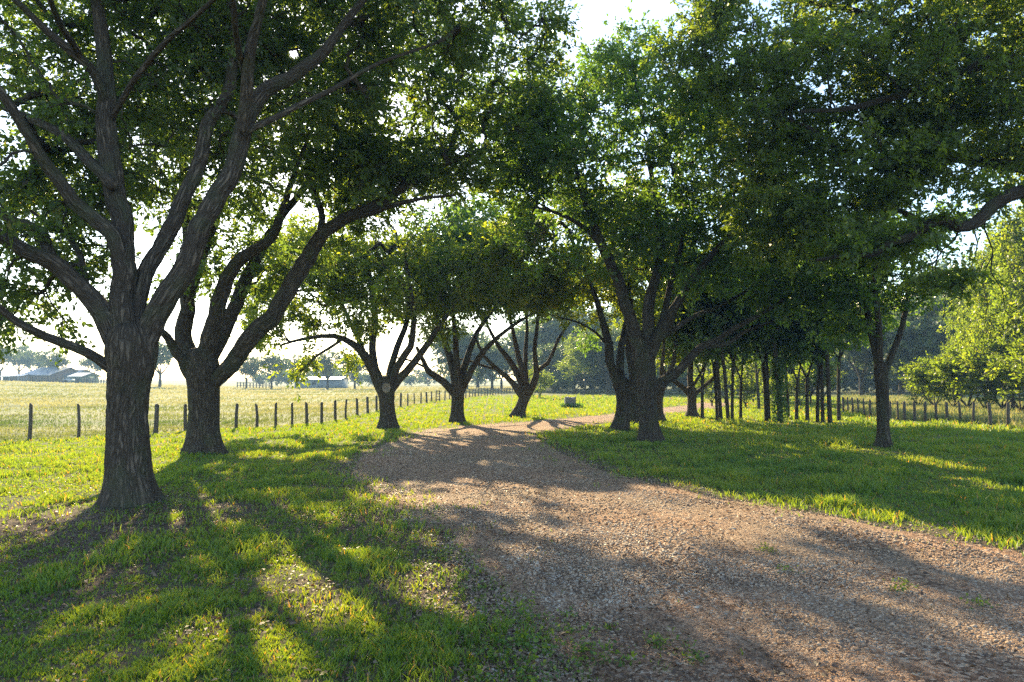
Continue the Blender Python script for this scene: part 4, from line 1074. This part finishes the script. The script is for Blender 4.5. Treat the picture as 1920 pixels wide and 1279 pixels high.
def bays():
    root = [o for o in COL.objects if o.get("label", "").startswith("long low shed")][0]
    x0, x1 = at(594, 728, 140)[0], at(636, 728, 140)[0]; zb = root.location[2]; ze = at(594, 712.5, 140)[2]
    k = 4
    for i in range(k):
        a = x0 + (x1 - x0) * i / k; b = x0 + (x1 - x0) * (i + 1) / k
        mb = MB(); mb.box((a + .08, 139.92, zb), (b - .04, 140.03, ze - .1)); mb.build("bay_door", M['greywall'], root)
    mb = MB(); a = at(585, 728, 140)[0]; mb.box((a, 139.93, zb + .8), (a + .7, 140.03, zb + 1.4)); mb.build("window", M['dark'], root)
bays()
def trailer():
    Y = 142; a, b = at(116, 714, Y), at(130, 714, Y); zb = float(terrain(a[0], Y))
    root = empty("farm_trailer", ((a[0] + b[0]) / 2, Y, zb), "small white farm trailer parked in front of the pale barn", "trailer")
    mb = MB(); mb.box((a[0], Y, zb + .35), (b[0], Y + 1.8, zb + .75)); mb.box((a[0] - .6, Y + .85, zb + .42), (a[0], Y + .95, zb + .5)); mb.build("trailer_bed", M['whiteroof'], root)
    for f in (.4, .62):
        x = a[0] + (b[0] - a[0]) * f
        mb = MB(); mb.bar((x, Y - .15, zb + .3), (x, Y + .05, zb + .3), .3, n=14); mb.build("wheel", M['dark'], root)
trailer()
def rail_fence(label, px0, px1, Y, n):
    a, b = at(px0, 715, Y), at(px1, 715, Y)
    z = lambda x: float(terrain(x, Y))
    root = empty("rail_fence", (a[0], Y, z(a[0])), label, "fence")
    for i in range(n + 1):
        x = a[0] + (b[0] - a[0]) * i / n
        mb = MB(); mb.box((x - .08, Y - .08, z(x) - .2), (x + .08, Y + .08, z(x) + 1.15)); mb.build("post", M['post'], root)
    mb = MB()
    for k in (.45, .8, 1.1):
        mb.bar((a[0], Y - .1, z(a[0]) + k), (b[0], Y - .1, z(b[0]) + k), .05, n=4)
    mb.build("rails", M['post'], root)
rail_fence("dark rail fence running right from the small green shed", 154, 215, 146, 12)
rail_fence("dark rail fence below the red-fronted barn", 20, 118, 140, 18)
rail_fence("grey rail fence between the small pasture oaks", 445, 505, 142, 10)

def pond():
    v = []; c = [gnd(1606, 787.5), gnd(1660, 788.5)]
    ctr = (c[0] + c[1]) / 2; L = np.linalg.norm(c[1] - c[0]) * .95; n = 48
    for k in range(n):
        a = 2 * math.pi * k / n
        r = 1 + .12 * math.sin(3 * a + 1) + .07 * math.sin(7 * a)
        v.append((ctr[0] - .3 + math.cos(a) * L * r, ctr[1] + math.sin(a) * .75 * r, 0))
    v = np.array(v); z = terrain(v[:, 0], v[:, 1]).max() + .012
    v[:, 2] = z
    v = np.vstack([v, [[v[:, 0].mean(), v[:, 1].mean(), z]]])
    t = [[k, (k + 1) % n, n] for k in range(n)]
    o = mesh_obj("water", v, [np.array(t)], M['water'])
    tag(o, "pale puddle of standing water at the foot of the right fence", "water", kind="structure")
pond()

# ------------------------------------------------------------------ grass, litter, stones
def blades(name, label, N, dmin, dmax, amin, amax, accept, height, width, mat, lean=.5, tone_fn=None, seed=1, segs=2):
    rng = np.random.default_rng(seed)
    d = np.exp(rng.uniform(math.log(dmin), math.log(dmax), N)); a = np.radians(rng.uniform(amin, amax, N))
    x = np.sin(a) * d; y = np.cos(a) * d
    # tussocks: pull blades toward clump centres
    cs = .12 + .010 * d
    gx = np.floor(x / cs); gy = np.floor(y / cs)
    hx = np.modf(np.sin(gx * 127.1 + gy * 311.7) * 43758.5)[0] * .5 + .5; hy = np.modf(np.sin(gx * 269.5 + gy * 183.3) * 43758.5)[0] * .5 + .5
    pull = .35 * rng.random(N)
    x = x * (1 - pull) + (gx + hx) * cs * pull; y = y * (1 - pull) + (gy + hy) * cs * pull
    k = rng.random(N) < accept(x, y)
    x, y, d = x[k], y[k], np.hypot(x[k], y[k]); n = len(x)
    z = terrain(x, y) - .01
    h = height(x, y, d) * (.5 + .8 * rng.random(n)) ; w = width(d) * (.7 + .6 * rng.random(n))
    f = rng.random(n) * 6.283; b = rng.random(n) * 6.283
    ux, uy = np.cos(f), np.sin(f); bx, by = np.cos(b), np.sin(b)
    ln = h * lean * (.2 + .9 * rng.random(n))
    p = np.stack([x, y, z], 1); u = np.stack([ux, uy, 0 * ux], 1) * (w / 2)[:, None]
    bd = np.stack([bx, by, 0 * bx], 1)
    m = p + bd * (ln * .3)[:, None] + np.stack([0 * h, 0 * h, h * .6], 1)
    t = p + bd * ln[:, None] + np.stack([0 * h, 0 * h, h], 1)
    v = np.stack([p - u, p + u, m + u * .75, m - u * .75, t], 1).reshape(-1, 3)
    i = np.arange(n)[:, None] * 5
    q = i + np.array([0, 1, 2, 3]); tr = i + np.array([3, 2, 4])
    tone = tone_fn(x, y, rng) if tone_fn else rng.random(n)
    o = mesh_obj(name, v, [q, tr], M[mat], None, False, {"tone": np.repeat(tone, 5)})
    return tag(o, label, "grass", kind="stuff")

def lawn_accept(x, y):
    rs = road_signed(x, y)
    nz = fbm(x * 1.1, y * 1.1); n2 = fbm(x * 3.3 + 50, y * 3.3)
    cover = .22 + .85 * smooth(.36, .54, nz * .5 + n2 * .5)
    d1 = np.hypot(x + 5.1, y - 8.7)
    cover = cover * (1 - .8 * np.exp(-(d1 / 1.9) ** 2))
    right = x > 0
    cover = np.where(right & (rs < -.2), np.maximum(cover, .75), cover)
    soft = np.where(x < 1, 1.25, .55)
    edge = np.clip((soft - (rs + (n2 - .5) * 2.0)) / (soft + .35), 0, 1) ** 1.6
    inroad = .02 * (n2 > .66) * smooth(1.8, .2, rs)
    cover = np.where((x < -3) & (y > 10.6), np.maximum(cover, .85), cover)
    c = np.where(rs > 0, np.maximum(edge * cover * .55, inroad), cover * (.35 + .65 * smooth(0, -.7, rs + (n2 - .5) * .9)))
    far = beyond(FL_XY, x, y, -1) | beyond(FR_XY, x, y, 1)
    return np.where(far, 0, c)
def lawn_h(x, y, d):
    n = fbm(x * 1.5 + 3, y * 1.5)
    h = .034 + .055 * smooth(.38, .7, n)
    rs = road_signed(x, y)
    h = np.where((x > 0) & (rs < -.4), h * (1.1 + .8 * smooth(.45, .65, fbm(x * 1.1 + 60, y * 1.1))), h)
    return h * (1 + .008 * d)
def lawn_tone(x, y, rng):
    t = .30 + .5 * (fbm(x * .7 + 30, y * .7) - .35) + .38 * rng.random(len(x))
    return np.where(rng.random(len(x)) < .03, 1.0, np.clip(t, 0, .9))
blades("grass", "green lawn grass in tufts along both sides of the road", 800000, 3.2, 75, -46, 46, lawn_accept, lawn_h, lambda d: .0058 + .0010 * d, 'grass', .75, lawn_tone, 41)
blades("pasture_grass", "pale sunlit hay grass covering the pasture beyond the left fence", 170000, 15, 170, -48, 2,
       lambda x, y: np.where(beyond(FL_XY, x, y, -1), .35 + .65 * smooth(.35, .6, fbm(x * .25, y * .25)), 0), lambda x, y, d: .05 + .09 * fbm(x * .3, y * .3) + .0005 * d, lambda d: .006 + .0010 * d, 'hay', .7, lambda x, y, rng: np.clip(.25 + 1.5 * (fbm(x * .09, y * .22) - .42) + .3 * rng.random(len(x)) + .004 * (np.hypot(x, y) - 30), 0, 1), 42)
blades("meadow_grass", "tall golden grass standing behind the right fence", 90000, 24, 75, 22, 48,
       lambda x, y: np.where(beyond(FR_XY, x, y, 1), 1.0, 0), lambda x, y, d: (.12 + .35 * fbm(x * .4, y * .4)) * (.5 + .5 * smooth(26, 36, d)), lambda d: .012 + .0008 * d, 'gold_grass', .45, None, 43)

def scatter_flat(name, label, N, dmin, dmax, accept, size, mat, seed, cat):
    rng = np.random.default_rng(seed)
    d = np.exp(rng.uniform(math.log(dmin), math.log(dmax), N)); a = np.radians(rng.uniform(-45, 45, N))
    x = np.sin(a) * d; y = np.cos(a) * d
    k = rng.random(N) < accept(x, y); x, y = x[k], y[k]; n = len(x); d = np.hypot(x, y)
    z = terrain(x, y) + .012 + .02 * rng.random(n) + .02 * (road_signed(x, y) > .3)
    L = size * (.6 + .8 * rng.random(n)) * (1 + .03 * d)
    v, q, t = leaf_mesh(np.stack([x, y, z], 1), rng.normal(size=(n, 3)) * [1, 1, .25], rng.normal(size=(n, 3)) * .45 + [0, 0, 1], L, L * .5, rng.random(n))
    o = mesh_obj(name, v, [q], M[mat], None, False, {"tone": t})
    return tag(o, label, cat, kind="stuff")
def litter_accept(x, y):
    rs = road_signed(x, y)
    d1 = np.hypot(x + 4.6, y - 8.2)
    n = fbm(x * 1.4 + 8, y * 1.4)
    return np.clip(.9 * np.exp(-(d1 / 2.6) ** 2) + .35 * smooth(.5, .65, n) + .35 * np.exp(-(rs / .8) ** 2) + .12 * (rs > 0), 0, 1) * ~beyond(FL_XY, x, y, -1) * (x < 4 + 0 * y)
scatter_flat("fallen_leaves", "dry brown oak leaves scattered under the nearest oak and along the road edge", 85000, 3.2, 22, litter_accept, .032, 'litter', 44, "leaf litter")

def weeds():
    rng = np.random.default_rng(48); P = []
    for (px, py, r, k) in [(1040, 1240, .35, 26), (1090, 1190, .25, 14), (960, 1160, .3, 20), (1000, 1270, .3, 22), (880, 1095, .3, 16), (1240, 1215, .12, 8), (1435, 1035, .10, 6), (1690, 1113, .06, 5), (1835, 1142, .06, 5), (1475, 1075, .08, 4), (940, 1220, .3, 20), (860, 1190, .3, 16), (1310, 1240, .08, 5), (790, 1050, .4, 22), (1130, 1250, .2, 10), (640, 965, .4, 20), (300, 950, .3, 20), (360, 860, .3, 22), (420, 862, .25, 18)]:
        c = gnd(px, py)
        for _ in range((k + 1) // 2):
            q = c[:2] + rng.normal(size=2) * r * .6; z = float(terrain(q[0], q[1])) + .02
            m = rng.integers(10, 26); rad = .05 + .05 * rng.random()
            P.append(np.stack([q[0] + rng.normal(size=m) * rad * .6, q[1] + rng.normal(size=m) * rad * .6, z + rng.random(m) * rad * .8], 1))
    P = np.concatenate(P); n = len(P)
    L = .020 + .018 * rng.random(n)
    v, q, t = leaf_mesh(P, rng.normal(size=(n, 3)) * [1, 1, .5] + [0, 0, .35], rng.normal(size=(n, 3)) * .6 + [0, 0, 1], L, L * .62, rng.random(n))
    tag(mesh_obj("weeds", v, [q], M['grass'], None, False, {"tone": t * .8}), "low leafy weeds creeping over the gravel and round the oak roots", "weeds", kind="stuff")
weeds()
def pebbles():
    rng = np.random.default_rng(45); N = 210000
    d = np.exp(rng.uniform(math.log(3.2), math.log(17), N)); a = np.radians(rng.uniform(-22, 46, N))
    x = np.sin(a) * d; y = np.cos(a) * d
    rs = road_signed(x, y); nz = fbm(x * .9 + 70, y * .9)
    k = rng.random(N) < np.where(rs > 0, .35 + .65 * smooth(.35, .6, nz), .25 * smooth(-.9, 0, rs))
    x, y, d, nz = x[k], y[k], d[k], nz[k]; n = len(x)
    r = (.0036 + .0075 * rng.random(n) ** 2.8) * (1 + .05 * d)
    r = np.where(rng.random(n) < .008, r * 1.8, r)
    S = np.stack([r * (.8 + .7 * rng.random(n)), r * (.7 + .4 * rng.random(n)), r * (.45 + .3 * rng.random(n))], 1)
    cube = np.array([(sx, sy, sz) for sz in (-1, 1) for sy in (-1, 1) for sx in (-1, 1)]) * .72
    V = cube[None] * S[:, None] * (1 + .35 * (rng.random((n, 8, 1)) - .5)) 
    f = rng.random(n) * 6.283; c, s = np.cos(f)[:, None], np.sin(f)[:, None]
    V = np.stack([V[..., 0] * c - V[..., 1] * s, V[..., 0] * s + V[..., 1] * c, V[..., 2] + V[..., 0] * (rng.random((n, 1)) - .5) * .5], -1)
    zr = terrain(x, y) + np.where(road_signed(x, y) > .5, .018, .004) + S[:, 2] * .35
    V = V + np.stack([x, y, zr], 1)[:, None]
    i = np.arange(n)[:, None] * 8
    q = np.concatenate([i + np.array(fc) for fc in ((0, 2, 3, 1), (4, 5, 7, 6), (0, 1, 5, 4), (1, 3, 7, 5), (3, 2, 6, 7), (2, 0, 4, 6))])
    o = mesh_obj("gravel", V.reshape(-1, 3), [q], M['pebble'], None, True, {"tone": np.repeat(np.clip(rng.random(n) * .8 + (nz - .4) * .6, 0, 1), 8)})
    tag(o, "loose mixed pebbles lying on the gravel road in front", "gravel", kind="stuff")
pebbles()

# ------------------------------------------------------------------ the morning haze
def haze():
    mb = MB(); mb.box((-330, -60, -1.6), (330, 330, 16.5))
    m, nt, out, N, L = nodes_of("morning_haze")
    v = N("VolumePrincipled"); v.inputs["Color"].default_value = (.50, .76, 1.0, 1); v.inputs["Density"].default_value = .0010; v.inputs["Anisotropy"].default_value = .0
    L(v.outputs[0], out.inputs["Volume"])
    o = mb.build("haze", m)
    tag(o, "thin bluish morning haze in the air over the pasture and far trees", "haze", kind="stuff")
HAZE = True
if HAZE: haze()
